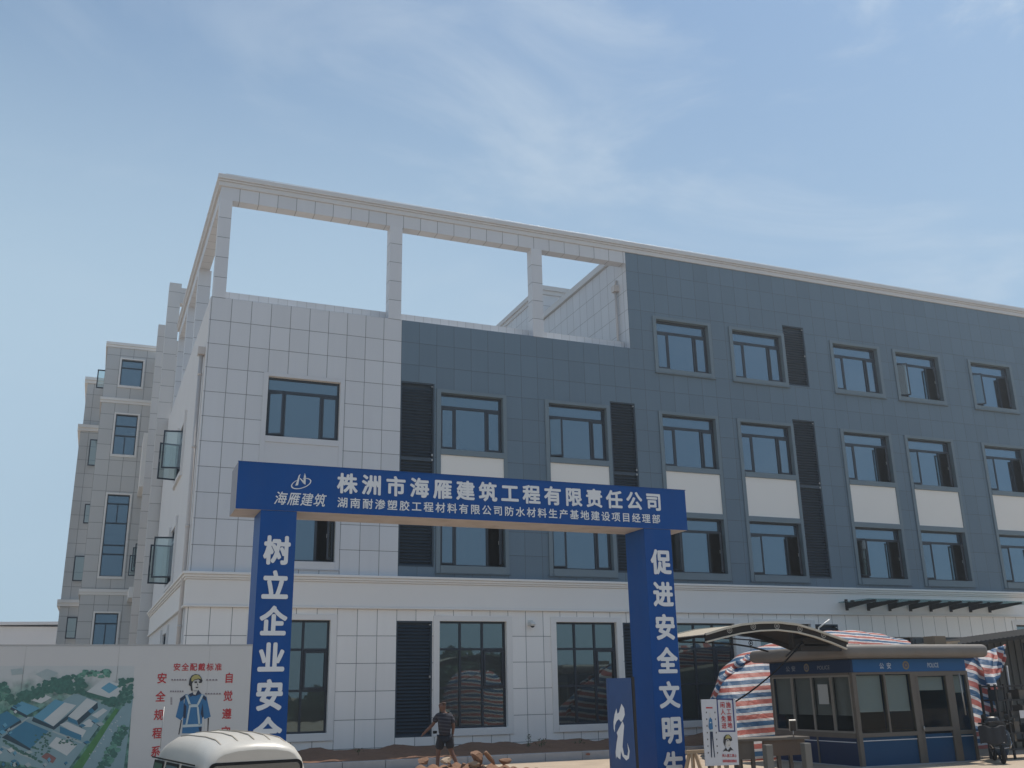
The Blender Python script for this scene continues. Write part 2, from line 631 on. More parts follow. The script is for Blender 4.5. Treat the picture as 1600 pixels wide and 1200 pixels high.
def wall(mb, mf, u0, u1, z0, z1, holes=(), depth=0.22, mi=0, mr=0, skip=(), flip=False):
    us = sorted({u0, u1, *[h[0] for h in holes], *[h[1] for h in holes], *[s[0] for s in skip], *[s[1] for s in skip]})
    zs = sorted({z0, z1, *[h[2] for h in holes], *[h[3] for h in holes], *[s[2] for s in skip], *[s[3] for s in skip]})
    us = [u for u in us if u0 <= u <= u1]
    zs = [z for z in zs if z0 <= z <= z1]
    for a, b in zip(us, us[1:]):
        for c, d in zip(zs, zs[1:]):
            mu, mz = (a + b) / 2, (c + d) / 2
            if any(h[0] < mu < h[1] and h[2] < mz < h[3] for h in list(holes) + list(skip)):
                continue
            mb.face([mf(a, 0, c), mf(b, 0, c), mf(b, 0, d), mf(a, 0, d)], mi)
    for h in holes:
        a, b, c, d = h[:4]
        mb.face([mf(a, 0, c), mf(a, depth, c), mf(a, depth, d), mf(a, 0, d)], mr)
        mb.face([mf(b, depth, c), mf(b, 0, c), mf(b, 0, d), mf(b, depth, d)], mr)
        mb.face([mf(a, 0, d), mf(a, depth, d), mf(b, depth, d), mf(b, 0, d)], mr)
        mb.face([mf(a, depth, c), mf(a, 0, c), mf(b, 0, c), mf(b, depth, c)], mr)


bld = thing('office_building', (25, 38, 0.9), 'long white and slate office block with open roof frame and many windows', 'building')

WIN = []       # x0, x1, z0, z1, left sash angle, right sash angle, skin
c1, c2, c3, c4, c5, c6, c7, c8 = (4.25, 6.62), (10.12, 12.43), (14.2, 16.55), (18.92, 21.29), (22.44, 24.84), (27.47, 29.83), (30.84, 33.25), (35.17, 37.53)
F2, F3, F4 = (6.46, 8.48), (10.4, 12.4), (14.24, 16.26)
for c, f, l, r in ((c1, F3, 22, 0), (c1, F2, 0, 78), (c2, F3, 0, 0), (c2, F2, 0, 80), (c3, F3, 24, 0), (c3, F2, 22, 0),
                   (c4, F4, 0, 0), (c4, F3, 0, 0), (c4, F2, 68, 72), (c5, F4, 0, 0), (c5, F3, 0, 0), (c5, F2, 14, 72),
                   (c6, F4, 0, 0), (c6, F3, 0, 74), (c6, F2, 66, 74), (c7, F4, 40, 74), (c7, F3, 12, 70), (c7, F2, 12, 72),
                   (c8, F4, 36, 74), (c8, F3, 12, 72), (c8, F2, 12, 72)):
    WIN.append((c[0], c[1], f[0], f[1], l, r))
LOUV = [(8.69, 9.9, 6.4, 12.69), (16.72, 17.78, 6.4, 12.71), (24.98, 26.07, 6.4, 12.73), (24.97, 26.05, 14.17, 16.78)]
GWIN = [(4.25, 6.57, 1.38, 4.68), (10.1, 12.43, 1.38, 4.68), (14.23, 16.54, 1.38, 4.68), (18.95, 21.38, 1.38, 4.68), (22.45, 24.8, 1.38, 4.68), (35.3, 37.7, 1.38, 4.72)]
GLOUV = [(8.67, 9.87, 1.17, 4.68), (16.79, 17.9, 1.17, 4.68), (25.0, 26.1, 1.17, 4.68)]
DOOR = [(28.4, 33.4, 0.9, 4.2)]
TERR_X = 17.73
TOP = 18.93        # under the roof cornice
PAR = 14.91        # terrace parapet

wh = [w[:4] for w in WIN]
mb = MB()
wall(mb, fac, FX0, 8.69, 6.05, PAR, [h for h in wh if h[1] < 8.6], 0.24, 0, 1)
mb.build('wall', [M['tile_up'], M['stucco']], bld)
mb = MB()
wall(mb, fac, 8.69, FX1, 6.05, TOP, [h for h in wh if h[0] > 8.6] + LOUV, 0.24, 0, 1, skip=[(8.69, TERR_X, PAR, TOP)])
tag(mb.build('wall', [M['tile_dark'], M['trim_grey']], bld), 'slate coloured slab cladding of the upper storeys')
mb = MB()
wall(mb, fac, FX0, FX1, 0.4, 5.03, GWIN + GLOUV + DOOR, 0.22, 0, 1)
mb.build('wall', [M['tile_low'], M['stucco']], bld)
# side wall (turned about one degree), smooth render
SW = [(37.0, 39.4, 10.4, 12.4), (37.0, 39.4, 6.46, 8.48), (37.0, 39.4, 1.4, 4.68)]
mb = MB()
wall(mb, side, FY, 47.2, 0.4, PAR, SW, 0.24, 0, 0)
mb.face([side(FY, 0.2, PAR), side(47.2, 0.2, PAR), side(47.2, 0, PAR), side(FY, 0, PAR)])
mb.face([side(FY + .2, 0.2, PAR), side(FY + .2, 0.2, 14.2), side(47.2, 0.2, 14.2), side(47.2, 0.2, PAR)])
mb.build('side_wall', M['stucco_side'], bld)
# terrace floor, upper volume, roof, back
mb = MB()
mb.box(FX0 + .3, TERR_X, FY + .25, 46.9, 14.0, 14.2)
mb.box(TERR_X + .3, FX1, FY + .3, 46.9, 18.6, 18.8)
mb.box(FX0, FX1, 46.95, 47.15, 0.4, 14.2)
mb.box(TERR_X, FX1, 46.95, 47.15, 14.2, TOP)
mb.box(FX1 - .2, FX1, FY + .02, 46.95, 0.4, TOP)
mb.build('roof', M['concrete_roof'], bld)
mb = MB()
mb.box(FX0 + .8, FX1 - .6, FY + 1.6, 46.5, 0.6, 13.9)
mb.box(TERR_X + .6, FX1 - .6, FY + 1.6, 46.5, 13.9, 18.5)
mb.build('interior', M['dark'], bld)  # solid core, the darkness of unlit rooms put into its colour
# parapet coping seen over the terrace wall
mb = MB()
mb.box(FX0 + .45, TERR_X - .02, FY + .42, FY + .62, 14.2, 15.30)
mb.face([(FX0 + .1, FY + .02, PAR), (TERR_X, FY + .02, PAR), (TERR_X, FY + .42, PAR), (FX0 + .1, FY + .42, PAR)])
M['tile_cope'] = tile_mat('coping_slab', WHITE, (0.3, 0.3, 0.3), 'X', 0.0, 0.32, 0, 40, w=0.006)
mb.build('parapet_coping', M['tile_cope'], bld)
# white side of the fourth storey and the stair house behind it
mb = MB()
mb.face([(TERR_X, 39.06, 14.2), (TERR_X, FY + .01, 14.2), (TERR_X, FY + .01, TOP), (TERR_X, 39.06, TOP)])
mb.face([(TERR_X, FY, PAR), (TERR_X + .001, FY, PAR), (TERR_X + .001, FY, TOP), (TERR_X, FY, TOP)])
M['tile_pent'] = tile_mat('white_slab_setback', WHITE, (0.2, 0.2, 0.2), 'Y', 31.3, 0.64, 14.11, 0.805)
mb.box(TERR_X, 23.0, 39.06, 46.5, 14.2, 20.5)
mb.build('stair_house', M['tile_pent'], bld)
mb = MB()
mb.box(TERR_X - .12, TERR_X + .1, FY + .46, 39.0, TOP + 0.02, 19.22)
mb.box(TERR_X - .12, 23.1, 38.94, 46.6, 20.5, 20.72)
mb.box(TERR_X - .05, 23.05, 39.0, 46.55, 20.3, 20.498)
mb.build('cornice', M['cornice'], bld)
# downpipe on that white side
mb = MB()
mb.tube([(TERR_X - .1, 31.75, 14.25), (TERR_X - .1, 31.75, 17.5)], 0.055)
mb.box(TERR_X - .22, TERR_X, 31.62, 31.88, 17.5, 17.75)
mb.tube([(TERR_X - .1, 31.75, 17.75), (TERR_X - .04, 31.75, 18.0)], 0.04)
mb.build('downpipe', M['pipe'], bld)


def pent(y0, y1):
    return None


# roof frame (open pergola) : beams, columns, cornice
mb = MB()
mb.box(FX0 + .06, TERR_X, FY, FY + .42, 18.45, TOP)
mb.build('pergola_beam', [M['tile_beam']], bld)
M['tile_beam_side'] = tile_mat('white_slab_beam_side', WHITE, JOINT, 'Y', 31.3, 0.64, 14.11, 30)
mb = MB()
mb.box(31.45, 46.0, 0.06, 0.45, 18.45, TOP, 0, lambda u, d, z: side(u, d, z))
mb.build('pergola_beam', [M['tile_beam_side']], bld)
for x0, x1 in ((FX0 + .055, 2.73), (8.21, 8.66), (13.69, 14.12)):
    mb = MB()
    mb.box(x0, x1, FY - .004, FY + .40, PAR - .02, 18.452)
    mb.build('pergola_column', M['tile_col'], bld)
for y in (37.2, 41.4, 45.5):
    mb = MB()
    mb.box(y, y + .42, 0.05, 0.52, 14.0, 18.452, 0, lambda u, d, z: side(u, d, z))
    mb.build('pergola_column', M['tile_col'], bld)


def cornice_run(mb, prof, mf, u0, u1):
    """prof: list of (z0, z1, out)"""
    for z0, z1, o in prof:
        mb.box(u0, u1, -o, 0.46, z0, z1, 0, mf)


mb = MB()
PR = [(TOP + .002, 19.10, 0.05), (19.102, 19.17, 0.09), (19.172, 19.34, 0.14)]
for z0, z1, o in PR:
    mb.box(FX0 - o * 0.5, FX1, FY - o, FY + .46, z0, z1)
for z0, z1, o in PR:
    mb.box(FY + .462, 46.05, -o * 0.5, 0.5, z0, z1, 0, lambda u, d, z: side(u, d, z))
mb.build('cornice', M['cornice'], bld, bevel=0.012)
# lightning strip on the cornice
mb = MB()
p0 = Vector((2.5, FY + .05, 19.46))
mb.tube([(2.45 + k * 2.0, FY + .05, 19.45 + (0.015 if k % 2 else 0)) for k in range(23)], 0.008, n=5)
for k in range(34):
    mb.bar((2.7 + k * 1.33, FY + .05, 19.33), (2.7 + k * 1.33, FY + .05, 19.46), 0.014)
mb.tube([(2.27, FY + .6 + k, 19.45) for k in range(15)], 0.008, n=5)
mb.build('lightning_strip', M['steel'], bld)

# belt course between ground floor and upper floors
mb = MB()
BP = [(5.03, 5.09, 0.10), (5.092, 5.84, 0.055), (5.842, 5.90, 0.10), (5.902, 5.98, 0.14), (5.982, 6.06, 0.19)]
for z0, z1, o in BP:
    mb.box(FX0 - o, FX1, FY - o, FY + .05, z0, z1)
for z0, z1, o in BP:
    mb.box(FY + .052, 47.0, -o, 0.05, z0, z1, 0, lambda u, d, z: side(u, d, z))
mb.build('belt_course', M['stucco'], bld, bevel=0.012)


def make_window(mf, x0, x1, z0, z1, l, r, parent, rec=0.16, glass='glass_up', frac=0.25):
    """dark framed window: fixed top light, fixed middle pane, a casement either side"""
    f = 0.06
    zt = z1 - 0.23 * (z1 - z0)
    w = x1 - x0
    m1, m2 = x0 + frac * w, x1 - frac * w
    mb = MB()
    fr = lambda a, b, c, d, e=0.0: mb.box(a, b, rec - e, rec + .07, c, d, 0, mf)
    fr(x0, x0 + f, z0, z1); fr(x1 - f, x1, z0, z1)
    fr(x0 + f, x1 - f, z0, z0 + f); fr(x0 + f, x1 - f, z1 - f, z1)
    fr(x0 + f, x1 - f, zt - .045, zt + .045)
    fr(m1 - .035, m1 + .035, z0 + f, zt - .045); fr(m2 - .035, m2 + .035, z0 + f, zt - .045)
    win = mb.build('window', M['frame'], parent)
    gp = MB()
    q = lambda a, b, c, d: gp.face([mf(a, rec + .04, c), mf(b, rec + .04, c), mf(b, rec + .04, d), mf(a, rec + .04, d)])
    q(x0 + f, x1 - f, zt + .045, z1 - f)
    q(m1 + .035, m2 - .035, z0 + f, zt - .045)
    gp.build('pane', M[glass], win)
    for left, ang, a, b in ((True, l, x0 + f, m1 - .035), (False, r, m2 + .035, x1 - f)):
        t = radians(ang)
        ww = b - a
        if left:
            smf = lambda s, d, z, a=a, t=t: mf(a + s * cos(t) + d * sin(t), rec - .005 - s * sin(t) + d * cos(t), z)
        else:
            smf = lambda s, d, z, b=b, t=t: mf(b - s * cos(t) - d * sin(t), rec - .005 - s * sin(t) + d * cos(t), z)
        sb = MB()
        za, zb = z0 + f + .004, zt - .049
        e = 0.055
        sb.box(0.004, e, -.02, .03, za, zb, 0, smf); sb.box(ww - e, ww - .004, -.02, .03, za, zb, 0, smf)
        sb.box(e, ww - e, -.02, .03, za, za + e, 0, smf); sb.box(e, ww - e, -.02, .03, zb - e, zb, 0, smf)
        sb.face([smf(e, .005, za + e), smf(ww - e, .005, za + e), smf(ww - e, .005, zb - e), smf(e, .005, zb - e)], 1)
        if ang > 40:
            sb.bar(smf(ww - .03, .05, (za + zb) / 2 - .06), smf(ww - .03, .05, (za + zb) / 2 + .06), 0.02, mi=2)
        sb.build('sash', [M['frame'], M[glass] if ang < 40 else M['glass_sash'], M['steel']], win)
    return win


for (x0, x1, z0, z1, l, r) in WIN:
    if r > 40:        # right casements stand open by roughly the angle at which the photograph sees them edge-on
        r = min(62, math.degrees(math.atan2(FY, x1)) - 4 + (x1 % 1) * 5)
    make_window(fac, x0, x1, z0, z1, l, r, bld)
for (y0, y1, z0, z1), l, r in zip(SW, (80, 80, 0), (78, 80, 0)):
    make_window(side, y0, y1, z0, z1, l, r, bld, rec=.05, frac=.36)

# surrounds: white on the first column, slate on the rest, with white panels between storeys
for i, c in enumerate((c1, c2, c3, c4, c5, c6, c7, c8)):
    a, b = c
    mt = M['stucco_up'] if i == 0 else M['trim_grey']
    o = 0.02 if i == 0 else 0.045
    mb = MB()
    s = 0.15
    mb.box(a - s, a, FY - o, FY, 6.22, 12.52); mb.box(b, b + s * .9, FY - o, FY, 6.22, 12.52)
    mb.box(a, b, FY - o, FY, 12.4, 12.52)
    mb.box(a, b, FY - o - .02, FY, 10.2, 10.4); mb.box(a, b, FY - o, FY, 8.48, 8.68)
    mb.box(a - s - .04, b + s * .9 + .04, FY - o - .05, FY + .0, 6.20, 6.218); mb.box(a, b, FY - o - .03, FY, 6.22, 6.46)
    if i >= 3:
        mb.box(a - s, a, FY - o, FY, 14.05, 16.38); mb.box(b, b + s, FY - o, FY, 14.05, 16.38)
        mb.box(a, b, FY - o, FY, 16.26, 16.38); mb.box(a, b, FY - o, FY, 14.07, 14.24)
        mb.box(a - s - .03, b + s + .03, FY - o - .05, FY, 14.02, 14.048)
    mb.build('window_surround', mt, bld, bevel=0.008)
    mb = MB()
    mb.box(a + .002, b - .002, FY - .012, FY + .05, 8.682, 10.198)
    mb.build('spandrel_panel', M['stucco_up'] if i == 0 else M['panel'], bld)
for (x0, x1, z0, z1) in GWIN:
    mb = MB()
    f = .06
    rec = .14
    fr = lambda a, b, c, d: mb.box(a, b, FY + rec, FY + rec + .08, c, d)
    fr(x0, x0 + f, z0, z1); fr(x1 - f, x1, z0, z1); fr(x0 + f, x1 - f, z0, z0 + f); fr(x0 + f, x1 - f, z1 - f, z1)
    w = (x1 - x0)
    us = [x0 + f, x0 + w * .325, x0 + w * .655, x1 - f]
    zz = [z0 + f, z0 + .37 * (z1 - z0), z0 + .735 * (z1 - z0), z1 - f]
    for u in us[1:3]:
        fr(u - .035, u + .035, z0 + f, z1 - f)
    for a, b in zip(us, us[1:]):
        for z in zz[1:3]:
            fr(a + .036 if a != us[0] else a, b - .036 if b != us[3] else b, z - .035, z + .035)
    win = mb.build('window', M['frame'], bld)
    gp = MB()
    gp.face([(x0 + f, FY + rec + .04, z0 + f), (x1 - f, FY + rec + .04, z0 + f), (x1 - f, FY + rec + .04, z1 - f), (x0 + f, FY + rec + .04, z1 - f)])
    gp.build('pane', M['glass_low'], win)
    vb = MB()      # openable light in the middle row, right
    a, b, c, d = us[2] + .04, us[3] - .004, zz[1] + .04, zz[2] - .04
    for q in ((a, a + .06, c, d), (b - .06, b, c, d), (a + .06, b - .06, c, c + .06), (a + .06, b - .06, d - .06, d)):
        vb.box(q[0], q[1], FY + rec - .03, FY + rec + .03, q[2], q[3])
    vb.build('sash', M['frame'], win)
    mb = MB()
    s, o = .2, .035
    mb.box(x0 - s, x0, FY - o, FY, z0 - .22, z1 + .17); mb.box(x1, x1 + s, FY - o, FY, z0 - .22, z1 + .17)
    mb.box(x0, x1, FY - o, FY, z1, z1 + .17); mb.box(x0, x1, FY - o - .02, FY, z0 - .22, z0)
    mb.build('window_surround', M['stucco'], bld, bevel=0.008)

for (x0, x1, z0, z1) in LOUV + GLOUV:
    mb = MB()
    d = .10
    f = .05
    mb.box(x0, x0 + f, FY + .02, FY + d + .08, z0, z1); mb.box(x1 - f, x1, FY + .02, FY + d + .08, z0, z1)
    mb.box(x0 + f, x1 - f, FY + .02, FY + d + .08, z0, z0 + f); mb.box(x0 + f, x1 - f, FY + .02, FY + d + .08, z1 - f, z1)
    mids = [z0 + 3.6] if z1 - z0 > 5 else []
    for z in mids:
        mb.box(x0 + f, x1 - f, FY + .03, FY + d + .08, z - .06, z + .06)
    n = int((z1 - z0 - .1) / .105)
    for k in range(n):
        z = z0 + .06 + k * .105
        if any(abs(z + .04 - q) < .1 for q in mids): continue
        mb.face([(x0 + f, FY + .045, z), (x1 - f, FY + .045, z), (x1 - f, FY + .11, z + .06), (x0 + f, FY + .11, z + .06)])
        mb.face([(x0 + f, FY + .055, z - .006), (x1 - f, FY + .055, z - .006), (x1 - f, FY + .045, z), (x0 + f, FY + .045, z)])
    mb.face([(x0, FY + .2, z0), (x1, FY + .2, z0), (x1, FY + .2, z1), (x0, FY + .2, z1)])
    lv = mb.build('louver_screen', M['louver'], bld)
    hb = MB()
    for z in ([z0 + 3.55, z0 + 3.72] if mids else [z0 + (z1 - z0) * .5]):
        hb.box(x1 - .1, x1 - .05, FY - .005, FY + .02, z, z + .07)
    hb.box(x1 - .12, x1 - .05, FY - .005, FY + .02, z1 - .13, z1 - .10)
    hb.build('hinge', M['steel'], lv)

# entrance: dark glazed door set back
mb = MB()
x0, x1, z0, z1 = DOOR[0]
mb.box(x0, x1, FY + .9, FY + 1.0, z0, z1)
for k in range(6):
    u = x0 + (x1 - x0) * k / 5
    mb.box(u - .04, u + .04, FY + .82, FY + .9, z0, z1)
mb.box(x0, x1, FY + .82, FY + .9, 3.2, 3.3)
mb.build('entrance_door', M['frame'], bld)
# entrance canopy: glass sheet on steel outriggers
mb = MB()
mb.box(26.2, 35.2, FY - 1.75, FY - .06, 5.49, 5.515)
can = mb.build('entrance_canopy', M['glass_sash'], bld)
for k in range(8):
    x = 26.55 + k * 1.05
    mb = MB()
    mb.poly([(x - .03, FY - .055, 5.26), (x - .03, FY - .055, 5.49), (x - .03, FY - 1.7, 5.49), (x - .03, FY - 1.7, 5.42)], .06, (1, 0, 0))
    mb.box(x - .05, x + .05, FY - .12, FY - .055, 5.2, 5.62)
    mb.box(x - .045, x + .045, FY - .5, FY - .38, 5.31, 5.56)
    mb.build('bracket', M['steel_dark'], can)

# downpipe at the front of the side wall
mb = MB()
yy = 31.55
xs_ = FX0 + SK * (yy - FY)
mb.tube([(xs_ - .1, yy, 0.6), (xs_ - .1, yy, 13.05)], 0.065)
mb.box(xs_ - .22, xs_ - .0, yy - .15, yy + .15, 13.05, 13.3)
for z in (2, 4.5, 7.5, 10, 12.4):
    mb.tube([(xs_ - .1, yy, z - .04), (xs_ - .1, yy, z + .04)], 0.075)
mb.build('downpipe', M['pipe'], bld)
# window reveals standing proud on the side wall
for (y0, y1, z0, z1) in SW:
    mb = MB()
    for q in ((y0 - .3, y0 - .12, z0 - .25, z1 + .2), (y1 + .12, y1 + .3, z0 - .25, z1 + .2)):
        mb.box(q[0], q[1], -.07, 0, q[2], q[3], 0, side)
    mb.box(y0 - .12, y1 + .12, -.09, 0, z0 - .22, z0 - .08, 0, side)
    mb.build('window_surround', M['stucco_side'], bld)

# ------------------------------------------------------------ rear wing with its pier
wing = thing('building_wing', (1.0, 54, .5), 'narrow pale stair wing with tall windows rising behind the left end of the office block', 'building')
WY = 53.0
WL, WR = -1.15, 1.35
ww = [(194, 225, 563, 604), (181, 215, 648, 711), (170, 203, 773, 901), (148, 184, 958, 1012)]
wl = []
for a, b, t, bt in ww:
    wl.append((pt(a, t, WY)[0], pt(b, t, WY)[0], pt((a + b) / 2, bt, WY)[2], pt((a + b) / 2, t, WY)[2]))
xa = min(w[0] for w in wl) + .02
xb = max(w[1] for w in wl) - .02
wl = [(xa, xb, w[2], w[3]) for w in wl]
ztop = pt(168, 533, WY)[2]
wf = lambda u, d, z: (u, WY + d, z)
mb = MB()
wall(mb, wf, WL + .05, WR + 1.2, 0.4, ztop, wl, .2)
mb.face([(WL + .05, 60, .4), (WL + .05, WY, .4), (WL + .05, WY, ztop), (WL + .05, 60, ztop)])
mb.face([(WL + .05, WY, ztop), (WR + 1.2, WY, ztop), (WR + 1.2, 62, ztop), (WL + .05, 62, ztop)])
mb.build('wall', M['tile_wing'], wing)
for z in (ztop - .3, pt(158, 628, WY)[2], pt(125, 929, WY)[2]):
    mb = MB()
    mb.box(WL + .01, WR + 1.2, WY - .05, WY + .05, z, z + .13); mb.box(WL - .03, WR + 1.2, WY - .10, WY + .05, z + .132, z + .27)
    mb.box(WL - .03, WL + .05, WY + .052, 60, z, z + .27)
    mb.build('cornice', M['stucco'], wing)
for k, (x0, x1, z0, z1) in enumerate(wl):
    mb = MB()
    f = .05
    fr = lambda a, b, c, d: mb.box(a, b, WY + .12, WY + .2, c, d)
    fr(x0, x0 + f, z0, z1); fr(x1 - f, x1, z0, z1); fr(x0 + f, x1 - f, z0, z0 + f); fr(x0 + f, x1 - f, z1 - f, z1)
    if k == 0:
        fr(x0 + f, x1 - f, z1 - .45, z1 - .4)
    for t in ((.28, .52) if k == 1 else (.11, .35, .62, .73) if k == 2 else (.3,) if k == 3 else ()):
        fr(x0 + f, x1 - f, z1 - (z1 - z0) * t - .03, z1 - (z1 - z0) * t + .03)
    xm = (x0 + x1) / 2
    if k == 1: fr(xm - .025, xm + .025, z0 + f, z1 - (z1 - z0) * .52 - .03)
    if k == 2: fr(xm - .025, xm + .025, z1 - (z1 - z0) * .35, z1 - (z1 - z0) * .11)
    if k == 3: fr(xm - .025, xm + .025, z0 + f, z1 - (z1 - z0) * .3)
    win = mb.build('window', M['frame'], wing)
    gp = MB()
    gp.face([(x0 + f, WY + .17, z0 + f), (x1 - f, WY + .17, z0 + f), (x1 - f, WY + .17, z1 - f), (x0 + f, WY + .17, z1 - f)])
    gp.build('pane', M['glass_up'], win)
    mb = MB()
    s = .09
    mb.box(x0 - s, x0, WY - .04, WY, z0 - .12, z1 + .08); mb.box(x1, x1 + s, WY - .04, WY, z0 - .12, z1 + .08); mb.box(x0, x1, WY - .04, WY, z1, z1 + .08); mb.box(x0, x1, WY - .06, WY, z0 - .12, z0)
    mb.build('window_surround', M['stucco'], wing)
# pier between the office block and the wing, with a roof beam
mb = MB()
mb.box(1.5, 2.06, 47.3, 47.9, 0.4, 21.9)
mb.box(2.062, 2.75, 47.35, 47.85, 20.9, 21.7)
M['tile_pier'] = tile_mat('white_slab_pier', (0.58, 0.57, 0.56), (0.13, 0.13, 0.13), 'X', 0, 300, 0.5, 0.805)
mb.build('pier', M['tile_pier'], wing)
# recessed wall beside the pier
z2 = pt(257, 513, 50)[2]
mb = MB()
mb.box(1.22, 2.0, 49.5, 50.0, .4, z2)
mb.box(1.35, 2.4, 50.002, WY - .02, .4, z2 - .6)
mb.build('pier', M['tile_pier'], wing)
mb = MB()
mb.box(1.05, 1.35, 50.3, WY - .02, 12.3, 15.0); mb.box(1.05, 1.35, 50.3, WY - .02, 7.0, 7.5)
mb.build('fascia', M['stucco'], wing)
# open casements of the recessed wall
for k, (y, pa, pb, ta, tb) in enumerate(((50.3, 217, 228, 835, 880), (50.9, 212, 222, 849, 886), (51.5, 208, 218, 855, 893), (52.2, 203, 211, 867, 900))):
    (x0, _, z1), (x1, _, z0) = pt(pa, ta, y), pt(pb, tb, y)
    mb = MB()
    f = .05
    mb.box(x0, x0 + f, y, y + .05, z0, z1); mb.box(x1 - f, x1, y, y + .05, z0, z1); mb.box(x0 + f, x1 - f, y, y + .05, z0, z0 + f); mb.box(x0 + f, x1 - f, y, y + .05, z1 - f, z1)
    w_ = mb.build('window', M['frame'], wing)
    gp = MB()
    gp.face([(x0 + f, y + .02, z0 + f), (x1 - f, y + .02, z0 + f), (x1 - f, y + .02, z1 - f), (x0 + f, y + .02, z1 - f)])
    gp.build('pane', M['glass_sash'], w_)

# farther wing, stepping out to the left
far = thing('building_wing', (-1, 62, .5), 'far pale block stepping out at the left edge with open sashes above the hoarding', 'building')
BY = 61.0
bx = [pt(138, 590, BY), pt(128, 668, BY), pt(97, 945, BY)]
mb = MB()
zt2 = bx[0][2]
mb.box(bx[0][0], 2, BY, BY + 6, bx[1][2], zt2)
mb.box(bx[1][0] - .05, 2, BY - .25, BY + 6, .4, bx[1][2] - .002)
mb.build('wall', M['tile_wing'], far)
for z, o in ((zt2 - .35, 0), (bx[1][2] - .25, .25), (bx[2][2] - .1, .3)):
    mb = MB()
    xx = bx[0][0] if o == 0 else bx[1][0] - .05
    mb.box(xx - .09, 2, BY - o - .09, BY - o, z, z + .18); mb.box(xx - .16, 2, BY - o - .16, BY - o, z + .182, z + .36)
    mb.box(xx - .16, xx - .002, BY - o + .002, BY + 5, z, z + .36)
    mb.build('cornice', M['stucco'], far)
for (pa, pb, t, b_) in ((153, 163, 577, 607), (141, 152, 686, 728), (117, 130, 868, 908), (105, 118, 964, 998), (133, 140, 787, 818)):
    yq = 54.0 if pa == 153 else BY - .5
    x0, _, z1 = pt(pa, t, yq)
    x1, _, z0 = pt(pb, b_, yq)
    mb = MB()
    f = .06
    mb.box(x0, x0 + f, yq, yq + .06, z0, z1); mb.box(x1 - f, x1, yq, yq + .06, z0, z1); mb.box(x0 + f, x1 - f, yq, yq + .06, z0, z0 + f); mb.box(x0 + f, x1 - f, yq, yq + .06, z1 - f, z1)
    w_ = mb.build('window', M['frame'], far if yq > 55 else wing)
    gp = MB()
    gp.face([(x0 + f, yq + .02, z0 + f), (x1 - f, yq + .02, z0 + f), (x1 - f, yq + .02, z1 - f), (x0 + f, yq + .02, z1 - f)])
    gp.build('pane', M['glass_sash'], w_)

# distant warehouse at the left edge
wz = pt(40, 973, 90)[2]
wh_ = thing('warehouse', (-14, 95, .5), 'distant plain white shed showing just above the hoarding at the left edge', 'building')
mb = MB()
mb.box(-32, -1, 90, 120, .3, wz - .3)
M['shed_white'] = mat('white_sheet_wall', (0.62, 0.63, 0.65), 0.6, var=0.03)
mb.build('wall', M['shed_white'], wh_)
mb = MB()
mb.poly([(-32.4, 89.6, wz - .55), (-.6, 89.6, wz - .1), (-.6, 89.6, wz + .12), (-32.4, 89.6, wz - .28)], 31, (0, 1, 0))
mb.build('roof', M['shed_white'], wh_)

# security camera on the ground-floor wall
cp = pt(832, 975, FY - .2)
cctv = thing('security_camera', cp, 'small white dome camera on the wall between two tall ground floor windows', 'camera')
mb = MB()
mb.box(cp[0] - .03, cp[0] + .03, cp[1], FY, cp[2] + .02, cp[2] + .08)
mb.box(cp[0] - .09, cp[0] + .09, FY - .02, FY, cp[2] - .06, cp[2] + .14)
mb.build('mount', M['white_metal'], cctv)
mb = MB()
mb.grid(lambda u, v: (cp[0] + .11 * sin(v * pi) * cos(u * 2 * pi), cp[1] + .11 * sin(v * pi) * sin(u * 2 * pi), cp[2] + .085 * cos(v * pi)), 14, 9)
mb.build('housing', M['white_metal'], cctv)
mb = MB()
mb.grid(lambda u, v: (cp[0] + .07 * sin(v * pi) * cos(u * 2 * pi), cp[1] + .07 * sin(v * pi) * sin(u * 2 * pi), cp[2] - .06 + .06 * cos(v * pi)), 12, 7)
mb.build('lens', M['steel_dark'], cctv)

# ------------------------------------------------------------ gateway
GY = 20.0
gate = thing('gateway', (7.5, 20.5, .5), 'big blue site gateway with white company lettering on its beam and pillars', 'gate')
mb = MB()
gx0, gx1, gz0, gz1, gd = 2.25, 12.71, 6.06, 7.02, 1.0
mb.face([(gx0, GY, gz0), (gx1, GY, gz0), (gx1, GY, gz1), (gx0, GY, gz1)], 0)
mb.face([(gx1, GY + gd, gz0), (gx0, GY + gd, gz0), (gx0, GY + gd, gz1), (gx1, GY + gd, gz1)], 0)
mb.face([(gx0, GY + gd, gz0), (gx0, GY, gz0), (gx0, GY, gz1), (gx0, GY + gd, gz1)], 1)
mb.face([(gx1, GY, gz0), (gx1, GY + gd, gz0), (gx1, GY + gd, gz1), (gx1, GY, gz1)], 1)
mb.face([(gx0, GY, gz1), (gx1, GY, gz1), (gx1, GY + gd, gz1), (gx0, GY + gd, gz1)], 1)
mb.face([(gx0, GY + gd, gz0), (gx1, GY + gd, gz0), (gx1, GY, gz0), (gx0, GY, gz0)], 2)
M['soffit'] = mat('bare_soffit_sheet', (0.40, 0.365, 0.345), 0.7, var=0.12, scale=2, stain=0.4)
beam = mb.build('beam', [M['blue'], M['blue_end'], M['soffit']], gate)
mb = MB()
for k in range(1, 9):
    x = gx0 + k * 1.19
    mb.box(x - .004, x + .004, GY - .003, GY - .0005, gz0, gz1)
mb.box(gx0 - .012, gx1 + .012, GY - .012, GY + .02, gz1, gz1 + .012)
mb.build('seam', M['blue'], beam)
